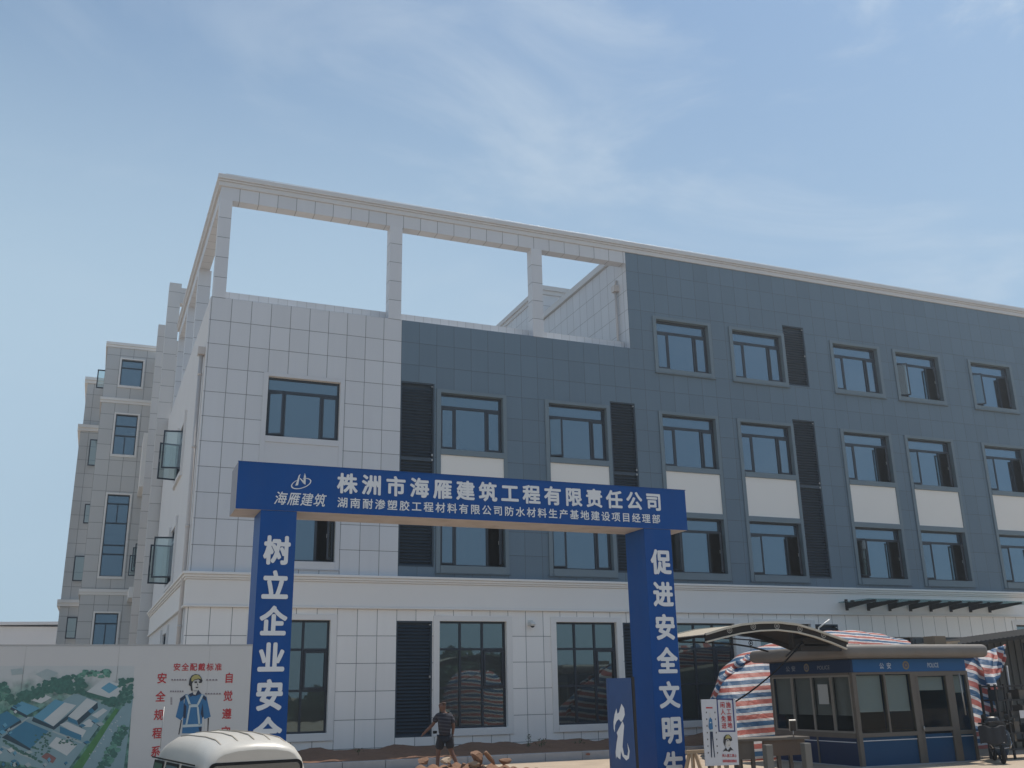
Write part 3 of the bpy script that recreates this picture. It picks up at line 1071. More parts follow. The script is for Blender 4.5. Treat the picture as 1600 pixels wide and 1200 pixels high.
for x0, x1 in ((2.75, 3.47), (11.53, 12.25)):
    mb = MB()
    mb.box(x0, x1, GY + .012, GY + .93, 0.2, gz0 - .002)
    p = mb.build('pillar', M['blue'], gate, bevel=0.006)
    mb = MB()
    for z in (1.7, 3.0, 4.5):
        mb.box(x0, x1, GY + .0095, GY + .0115, z - .004, z + .004)
    mb.build('seam', M['blue'], p)
gf = lambda u, z, e=0: (u, GY - .008 - e, z)
pf = lambda u, z, e=0: (u, GY + .002 - e, z)
mb = MB()
t1 = '株洲市海雁建筑工程有限责任公司'
wch = .41
for k, ch in enumerate(t1):
    u = 4.28 + k * (12.03 - 4.28 - wch) / (len(t1) - 1)
    put(mb, ch, gf, u, 6.50, wch, .40, bold=.034)
mb.build('company_lettering', M['letter'], beam)
mb = MB()
t2 = '湖南耐渗塑胶工程材料有限公司防水材料生产基地建设项目经理部'
wch = .215
for k, ch in enumerate(t2):
    u = 4.29 + k * (11.97 - 4.29 - wch) / (len(t2) - 1)
    put(mb, ch, gf, u, 6.19, wch, .205, bold=.018)
mb.build('project_lettering', M['letter'], beam)
mb = MB()
for k, ch in enumerate('海雁建筑'):
    put(mb, ch, gf, 2.99 + k * .265, 6.185 - .0 * k, .235, .26, bold=.012, shear=.22)
mb.build('logo_lettering', M['letter'], beam)
# ring and two sails logo
mb = MB()


def lp(cx, cy):       # crop coordinates of the logo close-up
    p = pt(430 + cx / 16, 730 + cy / 16, GY)
    return (p[0], GY - .008, p[2])


N = 40
for k in range(N):
    def el(t, r):
        a, b = 258 * r + 0, 118 * r
        c_, s_ = cos(t), sin(t)
        th = 8 + 10 * (0.5 - 0.5 * s_)
        x, y = a * c_, b * s_
        ro = radians(-17)
        return lp(648 + x * cos(ro) - y * sin(ro), 412 + x * sin(ro) + y * cos(ro))
    t0, t1_ = 2 * pi * k / N, 2 * pi * (k + 1) / N
    if 4.25 < (t0 % (2 * pi)) < 4.95: continue
    w0 = 1 - .09 - .05 * max(0, sin(t0)); w1 = 1 - .09 - .05 * max(0, sin(t1_))
    mb.face([el(t0, w0), el(t0, 1.02), el(t1_, 1.02), el(t1_, w1)])
mb.face([lp(500, 462), lp(570, 452), lp(608, 250), lp(630, 168), lp(585, 215), lp(545, 335)])
mb.face([lp(740, 145), lp(765, 240), lp(755, 440), lp(700, 405), lp(712, 250)])
mb.face([lp(612, 262), lp(712, 350), lp(708, 415), lp(618, 292)])
mb.build('logo', M['letter'], beam)
for txt, cx, z0_, st, n in (('树立企业安全', 3.115, 5.545, .0, 6), ('促进安全文明生产', 0, 5.52, 0, 8)):
    mb = MB()
    left = txt[0] == '树'
    for k, ch in enumerate(txt):
        pitch = .69 if left else .738
        ztop_ = (5.53 if left else 5.56) - k * pitch
        put(mb, ch, pf, (3.11 if left else 11.93) - .25, ztop_ - .53, .50, .53, bold=.040)
    mb.build('slogan_lettering', M['letter'], gate)

# ------------------------------------------------------------ hoarding with printed posters
HY = GY - .02
hz = pt(200, 1009, HY)[2]
hoard = thing('hoarding', (-2, HY, .5), 'white site hoarding printed with an aerial site view and a safety worker poster', 'hoarding')
mb = MB()
mb.box(-5.5, 2.74, HY, HY + .08, .3, hz)
mb.build('panel', M['vinyl'], hoard, bevel=.01)
mb = MB()
for x in (-1.2, 0.35, 1.95):
    mb.box(x - .003, x + .003, HY - .002, HY, .3, hz)
mb.box(-5.5, 2.74, HY - .004, HY + .084, hz, hz + .025)
mb.build('seam', mat('seam_grey', (0.38, 0.38, 0.38), .7), hoard)
hp = lambda px, py, k=1: (lambda p: (p[0], HY - .002 * k - .002, p[2]))(pt(px, py, HY))
A = lambda cx, cy, k=1: hp(cx / 5.4542, 980 + cy / 5.4545, k)     # aerial picture close-up
IM = [mat('print_' + n, c, .5, var=v, scale=s) for n, c, v, s in (
    ('grass', (0.10, 0.25, 0.20), .5, 9), ('tree', (0.045, 0.135, 0.115), .7, 22), ('blue_roof', (0.095, 0.28, 0.40), .15, 2), ('blue_deep', (0.035, 0.165, 0.27), .15, 2),
    ('pale', (0.45, 0.49, 0.50), .1, 4), ('shade', (0.022, 0.055, 0.08), .3, 6), ('road', (0.19, 0.30, 0.34), .12, 5), ('verge', (0.06, 0.19, 0.075), .3, 12), ('brick', (0.20, 0.10, 0.10), .2, 6), ('mist', (0.30, 0.37, 0.385), .15, 3))]
# misty print: grass fading upwards into white paper, as printed
m, nt, b = new_mat('print_meadow')
b.inputs['Roughness'].default_value = .5
geo = nt.nodes.new('ShaderNodeNewGeometry')
sp = nt.nodes.new('ShaderNodeSeparateXYZ')
nt.links.new(geo.outputs['Position'], sp.inputs[0])
n = nt.nodes.new('ShaderNodeTexNoise'); n.inputs['Scale'].default_value = 3.2; n.inputs['Detail'].default_value = 8
nt.links.new(geo.outputs['Position'], n.inputs['Vector'])
h_ = math_node(nt, 'ADD', sp.outputs['Z'], math_node(nt, 'MULTIPLY', math_node(nt, 'SUBTRACT', n.outputs['Fac'], .5), 1.1))
mr = nt.nodes.new('ShaderNodeMapRange'); mr.interpolation_type = 'SMOOTHSTEP'
mr.inputs['From Min'].default_value = 2.35; mr.inputs['From Max'].default_value = 2.95
nt.links.new(h_, mr.inputs['Value'])
n2 = nt.nodes.new('ShaderNodeTexNoise'); n2.inputs['Scale'].default_value = 11; n2.inputs['Detail'].default_value = 8
nt.links.new(geo.outputs['Position'], n2.inputs['Vector'])
cr = nt.nodes.new('ShaderNodeValToRGB')
cr.color_ramp.elements[0].position = .38; cr.color_ramp.elements[0].color = (0.024, 0.09, 0.085, 1)
cr.color_ramp.elements[1].position = .62; cr.color_ramp.elements[1].color = (0.13, 0.29, 0.24, 1)
nt.links.new(n2.outputs['Fac'], cr.inputs['Fac'])
mx = nt.nodes.new('ShaderNodeMix'); mx.data_type = 'RGBA'; mx.inputs['B'].default_value = (0.44, 0.47, 0.48, 1)
nt.links.new(cr.outputs['Color'], mx.inputs['A']); nt.links.new(mr.outputs['Result'], mx.inputs['Factor'])
nt.links.new(mx.outputs['Result'], b.inputs['Base Color'])
IM.append(m)
mb = MB()
mb.face([A(-1500, 1900, 0), A(1040, 1900, 0), A(1145, 330, 0), A(-1500, 330, 0)], 10)
P = lambda pts, mi, k=1: mb.face([A(x, y, k) for x, y in pts], mi)
P([(1040, 1300), (650, 1300), (690, 1180), (1010, 720), (1140, 560), (1115, 760)], 6, 1)          # highway
P([(545, 1300), (640, 1300), (1015, 700), (985, 690)], 7, 1.2)
P([(-100, 780), (330, 760), (640, 560), (960, 680), (560, 1240), (-100, 1120)], 6, .6)           # yard
for q in ([(60, 910), (215, 800), (415, 885), (260, 1035)], [(-60, 770), (60, 715), (175, 790), (0, 900)]): P(q, 3, 2)
P([(60, 910), (260, 1035), (260, 1055), (15, 940)], 5, 2)
P([(0, 900), (175, 790), (185, 810), (0, 915)], 5, 2)
P([(100, 680), (180, 630), (340, 690), (230, 750)], 2, 2); P([(100, 680), (230, 750), (230, 775), (85, 700)], 5, 2)
P([(285, 765), (470, 615), (650, 665), (455, 845)], 2, 2); P([(370, 795), (550, 640), (650, 665), (455, 845)], 4, 2.2); P([(285, 765), (455, 845), (650, 690), (650, 730), (460, 875), (270, 800)], 5, 1.9)
P([(580, 760), (740, 605), (830, 640), (655, 795)], 4, 2); P([(655, 795), (830, 640), (835, 690), (670, 835)], 5, 2); P([(580, 765), (655, 795), (665, 835), (580, 800)], 3, 2)
P([(740, 550), (880, 440), (1075, 500), (975, 615)], 4, 2); P([(860, 520), (930, 470), (1010, 510), (930, 565)], 2, 2.2); P([(740, 552), (975, 617), (975, 650), (740, 590)], 1, 2)
P([(510, 830), (570, 805), (735, 880), (700, 940)], 4, 2); P([(510, 845), (695, 920), (690, 965), (510, 900)], 3, 2.1)
P([(415, 1010), (480, 935), (660, 1000), (570, 1095)], 4, 2); P([(350, 1105), (400, 1065), (480, 1115), (450, 1160)], 8, 2)
P([(230, 610), (330, 550), (440, 600), (350, 650)], 4, 2); P([(700, 820), (760, 780), (800, 810), (780, 850), (720, 850)], 4, 2); P([(780, 750), (880, 690), (915, 710), (830, 775)], 4, 2)
P([(300, 400), (400, 355), (500, 390), (400, 460)], 9, 2); P([(90, 360), (190, 350), (200, 400), (100, 410)], 9, 2)
rt_ = random.Random(5)
for _ in range(46):
    bx_, by_ = rt_.uniform(-40, 900), rt_.uniform(640, 1180)
    if by_ > 1230 - (bx_ - 560) * 1.1 or (120 < bx_ < 660 and 640 < by_ < 1060): continue
    w_, h_2 = rt_.uniform(16, 40), rt_.uniform(10, 22)
    P([(bx_, by_), (bx_ + w_, by_ - h_2), (bx_ + w_ * 1.8, by_ + h_2 * .2), (bx_ + w_ * .8, by_ + h_2 * 1.2)], rt_.choice((4, 2, 9, 3)), 2.4)
    P([(bx_, by_), (bx_ + w_ * .8, by_ + h_2 * 1.2), (bx_ + w_ * .8, by_ + h_2 * 1.2 + 9), (bx_, by_ + 9)], 5, 2.3)
for q in ([(20, 1010), (300, 1120), (292, 1132), (12, 1022)], [(255, 770), (60, 900), (50, 892), (245, 762)], [(660, 850), (520, 1030), (508, 1022), (648, 842)], [(450, 880), (700, 980), (695, 992), (445, 892)]): P(q, 9, 1.5)


def clump(cx, cy, r, mi=1, k=3):
    n_ = 9
    mb.face([A(cx + r * cos(2 * pi * j / n_) * rt_.uniform(.7, 1.2), cy + r * .75 * sin(2 * pi * j / n_) * rt_.uniform(.7, 1.2), k + rt_.random() * .8) for j in range(n_)], mi)


for _ in range(150):
    t = rt_.random(); clump(120 + 500 * t + rt_.uniform(-60, 60), 620 - 190 * t + rt_.uniform(-50, 60) * (1 - abs(t - .5)), rt_.uniform(14, 30))
for _ in range(70): clump(rt_.uniform(430, 740), rt_.uniform(440, 560), rt_.uniform(16, 34))
for _ in range(40): clump(rt_.uniform(640, 940), rt_.uniform(370, 430), rt_.uniform(12, 24), rt_.choice((1, 0)))
for _ in range(90):
    t = rt_.random(); clump(1060 - 190 * t + rt_.uniform(-40, 40), 840 + 380 * t + rt_.uniform(-30, 30), rt_.uniform(14, 30), rt_.choice((1, 1, 0)))
for _ in range(60):
    t = rt_.random(); clump(20 + 330 * t + rt_.uniform(-15, 15), 960 + 210 * t * (1 if t < .6 else .9), rt_.uniform(8, 15))
for _ in range(40): clump(rt_.uniform(1010, 1130), rt_.uniform(440, 640), rt_.uniform(14, 26))
for _ in range(30): clump(rt_.uniform(850, 1060), rt_.uniform(600, 670), rt_.uniform(12, 24))
for _ in range(40): clump(280 + rt_.uniform(0, 150), 1090 - rt_.uniform(0, 190), rt_.uniform(8, 14))
for _ in range(40): clump(rt_.uniform(-60, 70), rt_.uniform(480, 620), rt_.uniform(16, 34), rt_.choice((0, 1)))
for _ in range(24): clump(rt_.uniform(500, 660), rt_.uniform(950, 1010), rt_.uniform(6, 11))
for _ in range(16): mb.face([A(x_ + dx, y_ + dy, 3) for x_, y_ in [(rt_.uniform(760, 1030), 0)] for y_ in [1150 - (x_ - 700) * 1.25 + rt_.uniform(-20, 60)] for dx, dy in ((0, 0), (10, 4), (10, 10), (0, 8))], 4)
mb.build('aerial_print', IM, hoard)
# worker poster
W_ = lambda cx, cy, k=1: hp(240 + cx / 8.569, 1010 + cy / 8.571, k)
PM = [mat('ink_' + n, c, .5, var=.08, scale=8) for n, c in (('shirt', (0.022, 0.135, 0.30)), ('navy', (0.008, 0.022, 0.06)), ('strap', (0.42, 0.50, 0.53)), ('skin', (0.52, 0.51, 0.49)), ('helmet', (0.36, 0.32, 0.12)), ('black', (0.02, 0.02, 0.025)))]
mb = MB()
P = lambda pts, mi, k=1: mb.face([W_(x, y, k) for x, y in pts], mi)
P([(330, 1180), (345, 1180), (380, 985), (365, 985)], 5); P([(720, 1140), (732, 1140), (742, 960), (724, 955)], 5)
P([(430, 640), (360, 690), (295, 945), (365, 990), (400, 930), (405, 720)], 0); P([(660, 640), (710, 680), (765, 940), (680, 975), (655, 900), (650, 720)], 0)
P([(430, 640), (520, 660), (600, 640), (665, 640), (640, 1165), (380, 1165), (410, 760)], 0, 2)
P([(350, 700), (420, 650), (430, 690), (360, 740)], 1, 3); P([(655, 650), (705, 680), (700, 730), (650, 690)], 1, 3)
P([(405, 760), (395, 960), (430, 960), (440, 800)], 1, 3); P([(655, 760), (630, 900), (650, 960), (670, 940)], 1, 3); P([(470, 640), (600, 585), (640, 635), (560, 665), (520, 660), (490, 680)], 1, 3)
P([(600, 1085), (645, 1080), (640, 1140), (615, 1140)], 1, 3)
for q in ([(425, 655), (455, 650), (500, 780), (472, 790)], [(645, 640), (670, 650), (600, 790), (580, 770)], [(472, 775), (595, 775), (595, 812), (472, 815)], [(472, 815), (495, 815), (450, 1050), (425, 1050)], [(578, 810), (602, 810), (625, 1050), (598, 1045)], [(385, 1050), (655, 1035), (655, 1070), (385, 1085)]): P(q, 2, 4)
P([(520, 470), (630, 450), (650, 480), (620, 560), (580, 600), (540, 600), (515, 540)], 3, 4); P([(525, 590), (590, 590), (560, 650), (530, 640)], 3, 4)
P([(470, 520), (480, 440), (510, 390), (560, 370), (610, 380), (640, 420), (655, 460), (640, 490), (600, 440), (540, 455), (515, 500), (520, 600), (500, 590), (495, 535)], 5, 5)
P([(505, 465), (505, 420), (540, 385), (590, 378), (625, 410), (635, 440), (600, 430), (545, 445), (520, 470)], 4, 6)
P([(545, 470), (580, 466), (585, 490), (550, 494)], 5, 6); P([(600, 470), (640, 466), (635, 490), (605, 490)], 5, 6); P([(560, 542), (600, 540), (590, 558), (570, 560)], 5, 6); P([(588, 490), (596, 520), (580, 524)], 5, 6)
mb.build('worker_print', PM, hoard)
mb = MB()
hu = lambda u, z, e=0: (u, HY - .004 - e, z)
for k, ch in enumerate('安全配戴标准'):
    p = pt(272 + k * 12.95, 1043, HY)
    put(mb, ch, hu, p[0] - .012, p[2] - .055, .125, .13, bold=.02)
mb.build('title_lettering', M['red_ink'], hoard)
mb = MB()
for k, ch in enumerate('安全规程系'):
    p = pt(253 - k * 2.5, 1059.5 + k * 28.6, HY)
    put(mb, ch, hu, p[0] - .08, p[2] - .09, .165, .18, bold=.022)
mb.build('slogan_lettering', M['red_ink'], hoard)
mb = MB()
for k, ch in enumerate('自觉遵守'):
    p = pt(357.8 - k * 1.8, 1059 + k * 28, HY)
    put(mb, ch, hu, p[0] - .08, p[2] - .09, .165, .18, bold=.022)
mb.build('slogan_lettering', M['red_ink'], hoard)
for cx, cy, n, w in ((230, 445, 6, 215), (215, 600, 6, 190), (695, 447, 4, 165), (680, 632, 6, 225)):
    mb = MB()
    for k in range(n):        # captions, too small to read in the photograph: short ink strokes
        c_ = cx + (k + .2) * w / n
        mb.face([W_(c_, cy + 9), W_(c_ + w / n * .62, cy + 9), W_(c_ + w / n * .62, cy - 8), W_(c_, cy - 8)])
    mb.face([W_(cx, cy + 14), W_(cx + w, cy + 14), W_(cx + w, cy + 11), W_(cx, cy + 11)])
    mb.build('caption_print', M['grey_ink'], hoard)
mb = MB()
for k in range(4):
    mb.face([W_(225, 700 + k * 26), W_(250, 700 + k * 26), W_(250, 684 + k * 26), W_(225, 684 + k * 26)])
mb.build('caption_print', M['grey_ink'], hoard)

# ------------------------------------------------------------ van
van = thing('van', (2.2, 16.8, 0), 'old cream white minivan parked in front of the hoarding', 'van')
M['van_paint'] = mat('van_cream_paint', (0.54, 0.515, 0.465), .32, var=.06, scale=2.5, stain=.12)
M['van_glass'] = glass_mat('van_glass', .10, (.9, .95, 1), (.02, .026, .028))
M['rubber'] = mat('black_rubber', (.015, .015, .016), .7, spec=.2)
VC = 2.17
prof = [(0.0, .30), (.70, .30), (.78, .42), (.80, .75), (.80, 1.08), (.775, 1.30), (.735, 1.55), (.68, 1.72), (.60, 1.83), (.48, 1.90), (.28, 1.945), (0.0, 1.96)]
sts = [(14.80, .90, .955, 1.78), (14.86, .955, .975, 1.85), (14.98, .985, .985, 1.90), (15.25, 1.0, .995, 1.955), (15.8, 1.0, 1.0, 1.985), (16.8, 1.0, 1.0, 1.985), (17.4, 1.0, .99, 1.95), (17.75, .99, .97, 1.87), (18.1, .98, .95, 1.55), (18.45, .97, .93, 1.20), (18.6, .93, .9, 1.05)]
mb = MB()
rings = []
for (y, wb, wt_, ht) in sts:
    ring = []
    for (px_, pz_) in prof:
        t = max(0, (pz_ - 1.08) / .88)
        z = pz_ if pz_ <= 1.08 else 1.08 + (ht - 1.08) * t
        z = min(z, ht)
        ring.append((px_ * (wb + (wt_ - wb) * t), z))
    full = [(x, z) for x, z in ring] + [(-x, z) for x, z in reversed(ring[1:-1])]
    rings.append([(VC + x, y, z) for x, z in full])
n = len(rings[0])
for r in rings: mb.v += r
for a in range(len(rings) - 1):
    for k in range(n):
        mb.f.append((a * n + k, a * n + (k + 1) % n, (a + 1) * n + (k + 1) % n, (a + 1) * n + k)); mb.m.append(0); mb.s.append(True)
mb.f.append(tuple(range(n))); mb.m.append(0); mb.s.append(False)
mb.f.append(tuple((len(rings) - 1) * n + k for k in reversed(range(n)))); mb.m.append(0); mb.s.append(False)
body = mb.build('body', M['van_paint'], van, merge=True)
md = body.modifiers.new('bevel', 'BEVEL'); md.width = .05; md.segments = 3; md.limit_method = 'ANGLE'; md.angle_limit = radians(50)
mb = MB()
for k in range(5):
    x = VC - .46 + k * .23
    zz_ = lambda y, x: 1.955 - .16 * ((x - VC) / .6) ** 2 * .55
    pts_ = []
    for (y, dz) in ((15.0, -.075), (15.12, -.045), (15.3, -.012), (15.8, .012), (16.8, .012), (17.3, -.015)):
        pts_.append((x, y, 1.98 + dz - .07 * abs((x - VC) / .5) ** 2))
    for a, b in zip(pts_, pts_[1:]): mb.bar(a, b, .016, .016)
M['van_groove'] = mat('van_roof_groove', (.33, .29, .24), .7)
mb.build('roof_rib', M['van_groove'], body)


def rrect(cx, cz, hw, hh_, r, n_=5):
    o = []
    for sx, sz, a0 in ((1, 1, 0), (-1, 1, pi / 2), (-1, -1, pi), (1, -1, 3 * pi / 2)):
        for k in range(n_ + 1):
            a = a0 + pi / 2 * k / n_
            o.append((cx + sx * (hw - r) + r * cos(a), cz + sz * (hh_ - r) + r * sin(a)))
    return o


mb = MB()
yb = 14.795
mb.poly([(x, yb, z) for x, z in rrect(VC, 1.30, .66, .33, .09)], .03, (0, 1, 0))
rw = mb.build('rear_window', M['rubber'], van)
mb = MB()
mb.face([(x, yb - .006, z) for x, z in rrect(VC, 1.30, .62, .29, .07)])
mb.build('pane', M['van_glass'], rw)
for nm, y0, y1 in (('side_window', 15.15, 16.0), ('side_window', 16.1, 16.95), ('side_window', 17.05, 17.75)):
    for sgn in (-1, 1):
        mb = MB()
        q = lambda y, z, e: (VC + sgn * (.80 - (z - 1.08) * (.065 / .47) * .9 + e - .005), y, z)
        mb.face([q(y0, 1.12, .012), q(y1, 1.12, .012), q(y1 - .05, 1.56, .012), q(y0, 1.56, .012)])
        w_ = mb.build(nm, M['rubber'], van)
        mb = MB()
        mb.face([q(y0 + .05, 1.16, .018), q(y1 - .06, 1.16, .018), q(y1 - .1, 1.52, .018), q(y0 + .05, 1.52, .018)])
        mb.build('pane', M['van_glass'], w_)
mb = MB()
mb.face([(VC - .62, 18.115, 1.5), (VC + .62, 18.115, 1.5), (VC + .68, 18.42, 1.23), (VC - .68, 18.42, 1.23)])
mb.build('windscreen', M['van_glass'], van)
for sgn in (-1, 1):
    for y in (15.5, 17.9):
        mb = MB()
        x = VC + sgn * .70
        mb.tube([(x - .09, y, .28), (x + .09, y, .28)], .28, n=20)
        wl_ = mb.build('wheel', M['rubber'], van)
        mb = MB()
        mb.tube([(x - .095, y, .28), (x + .095, y, .28)], .17, n=16)
        mb.build('rim', M['steel'], wl_)
    mb = MB()
    mb.box(VC + sgn * .66, VC + sgn * .76, 14.76, 14.85, .75, 1.02)
    mb.build('tail_light', mat('tail_red', (.3, .02, .02), .3), van)
mb = MB()
mb.box(VC - .74, VC + .74, 14.68, 14.85, .36, .52)
mb.build('bumper', M['van_paint'], van, bevel=.03)
mb = MB()
mb.tube([(VC - .70, 17.6, 1.72), (VC - .66, 17.75, 2.35)], .006, n=5)
mb.build('antenna', M['steel'], van)
mb = MB()
mb.bar((VC - .80, 15.0, 1.60), (VC - .79, 17.7, 1.60), .012, .02)
mb.build('rain_gutter', M['rubber'], van)

# ------------------------------------------------------------ blue board with the last character
van.rotation_euler.z = radians(9)
van.location.x -= .30

sgn_ = thing('sign_board', (10.7, 19.3, .5), 'faded blue board with one white brush character leaning beside the right gate pillar', 'sign')
s0, s1 = pt(949.6, 1060, 19.3), pt(986, 1059, 19.3)
s2, s3 = pt(960, 1200, 19.3), pt(1000, 1200, 19.3)
k_ = (s0[2] - .45) / (s0[2] - s2[2])
bl = (s0[0] + .0, 19.3, .45)
br = (s1[0] + .02, 19.3, .45)
mb = MB()
M['blue_old'] = mat('faded_blue_paint', (0.018, 0.062, 0.185), .5, var=.25, scale=2.2, stain=.25)
mb.poly([bl, br, s1, s0], .09, (0, 1, 0))
mb.build('panel', M['blue_old'], sgn_, bevel=.006)
mb = MB()
mb.box(s1[0] + .03, s1[0] + .09, 19.32, 19.39, .45, s1[2] + .02)
mb.build('post', M['steel_dark'], sgn_)
mb = MB()
C5 = lambda cx, cy: (lambda p: (p[0], 19.294, p[2]))(pt(740 + cx / 6, 1000 + cy / 6, 19.3))
for q in ([(1385, 597), (1410, 640), (1416, 700), (1400, 745), (1382, 770), (1360, 742), (1340, 760), (1325, 800), (1322, 865), (1312, 830), (1310, 770), (1320, 700), (1338, 640), (1345, 690), (1362, 680), (1372, 640)],
          [(1340, 870), (1380, 790), (1395, 760), (1410, 800), (1402, 900), (1395, 1000), (1410, 1075), (1440, 1085), (1448, 1040), (1440, 965), (1462, 1040), (1455, 1110), (1430, 1130), (1395, 1090), (1380, 1040), (1375, 1120), (1360, 1110), (1340, 1090), (1335, 1115), (1330, 1050), (1340, 960), (1350, 900)]):
    mb.face([C5(*p) for p in q])
mb.build('lettering', M['letter'], sgn_)

# ------------------------------------------------------------ white notice board
NB = 18.6
nb = thing('notice_board', (12.2, NB, .5), 'white notice board with red warning text and a helmeted face beside the gate pillar', 'sign')
mb = MB()
b0, b1, b2, b3 = pt(1096, 1093, NB), pt(1149, 1091.5, NB), pt(1155, 1195, NB), pt(1103, 1197, NB)
mb.poly([b3, b2, b1, b0], .03, (0, 1, 0))
mb.build('panel', mat('notice_white', (.52, .54, .58), .5, var=.04), nb)
mb = MB()
for x in (b0[0] + .1, b1[0] - .1): mb.box(x - .02, x + .02, NB + .032, NB + .07, .4, b0[2] - .1)
mb.build('post', M['steel_dark'], nb)
NP = lambda cx, cy, k=1: (lambda p: (p[0], NB - .002 * k - .001, p[2]))(pt(1090 + cx / 10, 1080 + cy / 10, NB))
mb = MB()
for q in ([(292, 115), (553, 115), (558, 140), (297, 135)], [(292, 115), (312, 130), (345, 620), (325, 635)], [(535, 130), (555, 115), (590, 635), (570, 620)], [(325, 635), (590, 635), (585, 612), (330, 615)]): mb.face([NP(*p) for p in q])
mb.build('border', mat('border_blue', (.02, .04, .17), .5), nb)
mb = MB()
nu = lambda u, z, e=0: (u, NB - .003 - e, z)
for k, ch in enumerate('闲人免进'):
    p = NP(385 + k * 9, 215 + k * 108); put(mb, ch, nu, p[0] - .055, p[2] - .055, .115, .115, bold=.02)
mb.build('warning_lettering', M['red_ink'], nb)
mb = MB()
for k, ch in enumerate('施工重地'):
    p = NP(478 + k * 8, 215 + k * 106); put(mb, ch, nu, p[0] - .055, p[2] - .055, .115, .115, bold=.02)
mb.build('warning_lettering', M['red_ink'], nb)
mb = MB()
for k, ch in enumerate('闲人施工禁止'):
    p = NP(400 + k * 38, 1005); put(mb, ch, nu, p[0] - .025, p[2] - .03, .055, .06, bold=.02)
for k in range(11):
    x_ = 393 + k * 20
    mb.face([NP(x_, 1112), NP(x_ + 15, 1112), NP(x_ + 14, 1070), NP(x_ - 1, 1070)])
mb.build('footer_lettering', M['red_ink'], nb)
mb = MB()
mb.face([NP(130, 270), NP(232, 270), NP(232, 248), NP(130, 248)])
mb.build('title_lettering', M['red_ink'], nb)
mb = MB()
P = lambda pts, mi, k=2: mb.face([NP(x, y, k) for x, y in pts], mi)
P([(195, 405), (225, 440), (240, 590), (185, 605), (168, 560), (175, 450)], 0); P([(190, 630), (235, 630), (272, 1035), (258, 1035), (222, 700), (225, 1035), (210, 1035), (195, 760)], 1); P([(178, 340), (195, 330), (202, 400), (185, 405)], 3)
P([(188, 480), (212, 480), (212, 500), (188, 500)], 2, 3); P([(188, 605), (235, 602), (235, 625), (188, 628)], 2, 3)
P([(400, 800), (405, 720), (440, 680), (490, 675), (530, 720), (540, 770), (510, 780), (470, 745), (440, 770), (430, 850), (445, 900), (420, 850)], 5); P([(430, 745), (440, 695), (485, 680), (525, 735), (480, 735)], 4, 3)
P([(440, 780), (475, 750), (520, 790), (510, 850), (480, 880), (445, 850)], 3, 3); P([(455, 770), (480, 765), (480, 778), (456, 782)], 5, 4); P([(495, 770), (520, 768), (518, 780), (497, 782)], 5, 4); P([(475, 840), (500, 838), (490, 852)], 5, 4)
P([(390, 945), (440, 880), (470, 930), (510, 870), (560, 925), (520, 920), (490, 950), (465, 935), (430, 930)], 5, 3)
for k in range(7):
    for x0_ in (128 + k * 5, 262 + k * 7): P([(x0_, 345 + k * 105), (x0_ + 14, 345 + k * 105), (x0_ + 14, 320 + k * 105), (x0_, 320 + k * 105)], 5, 2)
mb.build('worker_print', PM, nb)

# timber trestle
tb = thing('timber_trestle', (12.0, 19.3, .5), 'rough timber trestle standing between the blue gate pillar and the notice board', 'trestle')
M['timber'] = mat('raw_timber', (.40, .30, .20), .8, var=.25, scale=8)
zt_ = pt(1085, 1172, 19.4)[2]
mb = MB()
mb.box(11.9, 12.85, 19.36, 19.46, zt_ - .07, zt_); mb.build('rail', M['timber'], tb)
for x in (12.05, 12.7):
    for sx, sy in ((-.16, -.22), (.16, -.22), (.16, .22), (-.16, .22)):
        mb = MB(); mb.bar((x + sx * .3, 19.41 + sy * .2, zt_ - .07), (x + sx, 19.41 + sy, .48), .045, .07); mb.build('leg', M['timber'], tb)

# ------------------------------------------------------------ checkpoint desk and posts
dk = thing('checkpoint_desk', (13.9, 19.2, .5), 'worn grey brown desk with dark legs in front of the police booth', 'desk')
M['wood_dark'] = mat('weathered_board', (.10, .085, .072), .8, var=.25, scale=5)
M['wood_brown'] = mat('brown_board', (.095, .066, .048), .7, var=.2, scale=4)
mb = MB(); mb.box(12.95, 14.9, 19.05, 19.75, 1.34, 1.40); mb.build('table_top', M['wood_dark'], dk, bevel=.01)
mb = MB(); mb.box(13.68, 14.75, 19.1, 19.13, 1.02, 1.338); mb.build('apron', M['wood_brown'], dk)
mb = MB(); mb.box(12.98, 13.35, 19.1, 19.13, .98, 1.338); mb.build('apron', M['wood_dark'], dk)
for x in (13.05, 13.42, 14.1, 14.78):
    mb = MB(); mb.box(x - .04, x + .04, 19.14, 19.2, .42, 1.338); mb.build('leg', M['wood_dark'], dk)
    mb = MB(); mb.box(x - .04, x + .04, 19.62, 19.68, .42, 1.338); mb.build('leg', M['wood_dark'], dk)
M['post_grey'] = mat('grey_painted_steel', (.15, .15, .138), .5, var=.12)
for x, lab in ((13.56, 'square grey steel post in front of the left half of the desk'), (14.57, 'square grey steel post at the right end of the desk, nearer the booth')):
    mb = MB(); mb.box(x - .085, x + .085, 18.72, 18.88, .35, 1.28)
    tag(mb.build('steel_post', M['post_grey'], None, bevel=.01, origin=(x, 18.8, .35)), lab, 'post', 'steel posts before the desk')
tm = thing('face_scanner', (14.44, 19.2, 1.4), 'slim tilted screen on a thin stalk standing on the desk', 'scanner')
p = pt(1239, 1134, 19.1)
mb = MB(); mb.obox(p, (1, 0, 0), (0, .85, .5), (-.25, -.4, .88), .075, .015, .12); mb.build('screen', M['steel_dark'], tm)
mb = MB()
mb.obox(Vector(p) + Vector((0, .014, .008)), (1, 0, 0), (0, .85, .5), (-.25, -.4, .88), .088, .014, .133); mb.build('case', M['steel'], tm)
mb = MB(); mb.tube([(p[0] + .03, 19.16, 1.4), (p[0] + .02, 19.14, p[2] - .1)], .012); mb.build('stalk', M['steel'], tm)

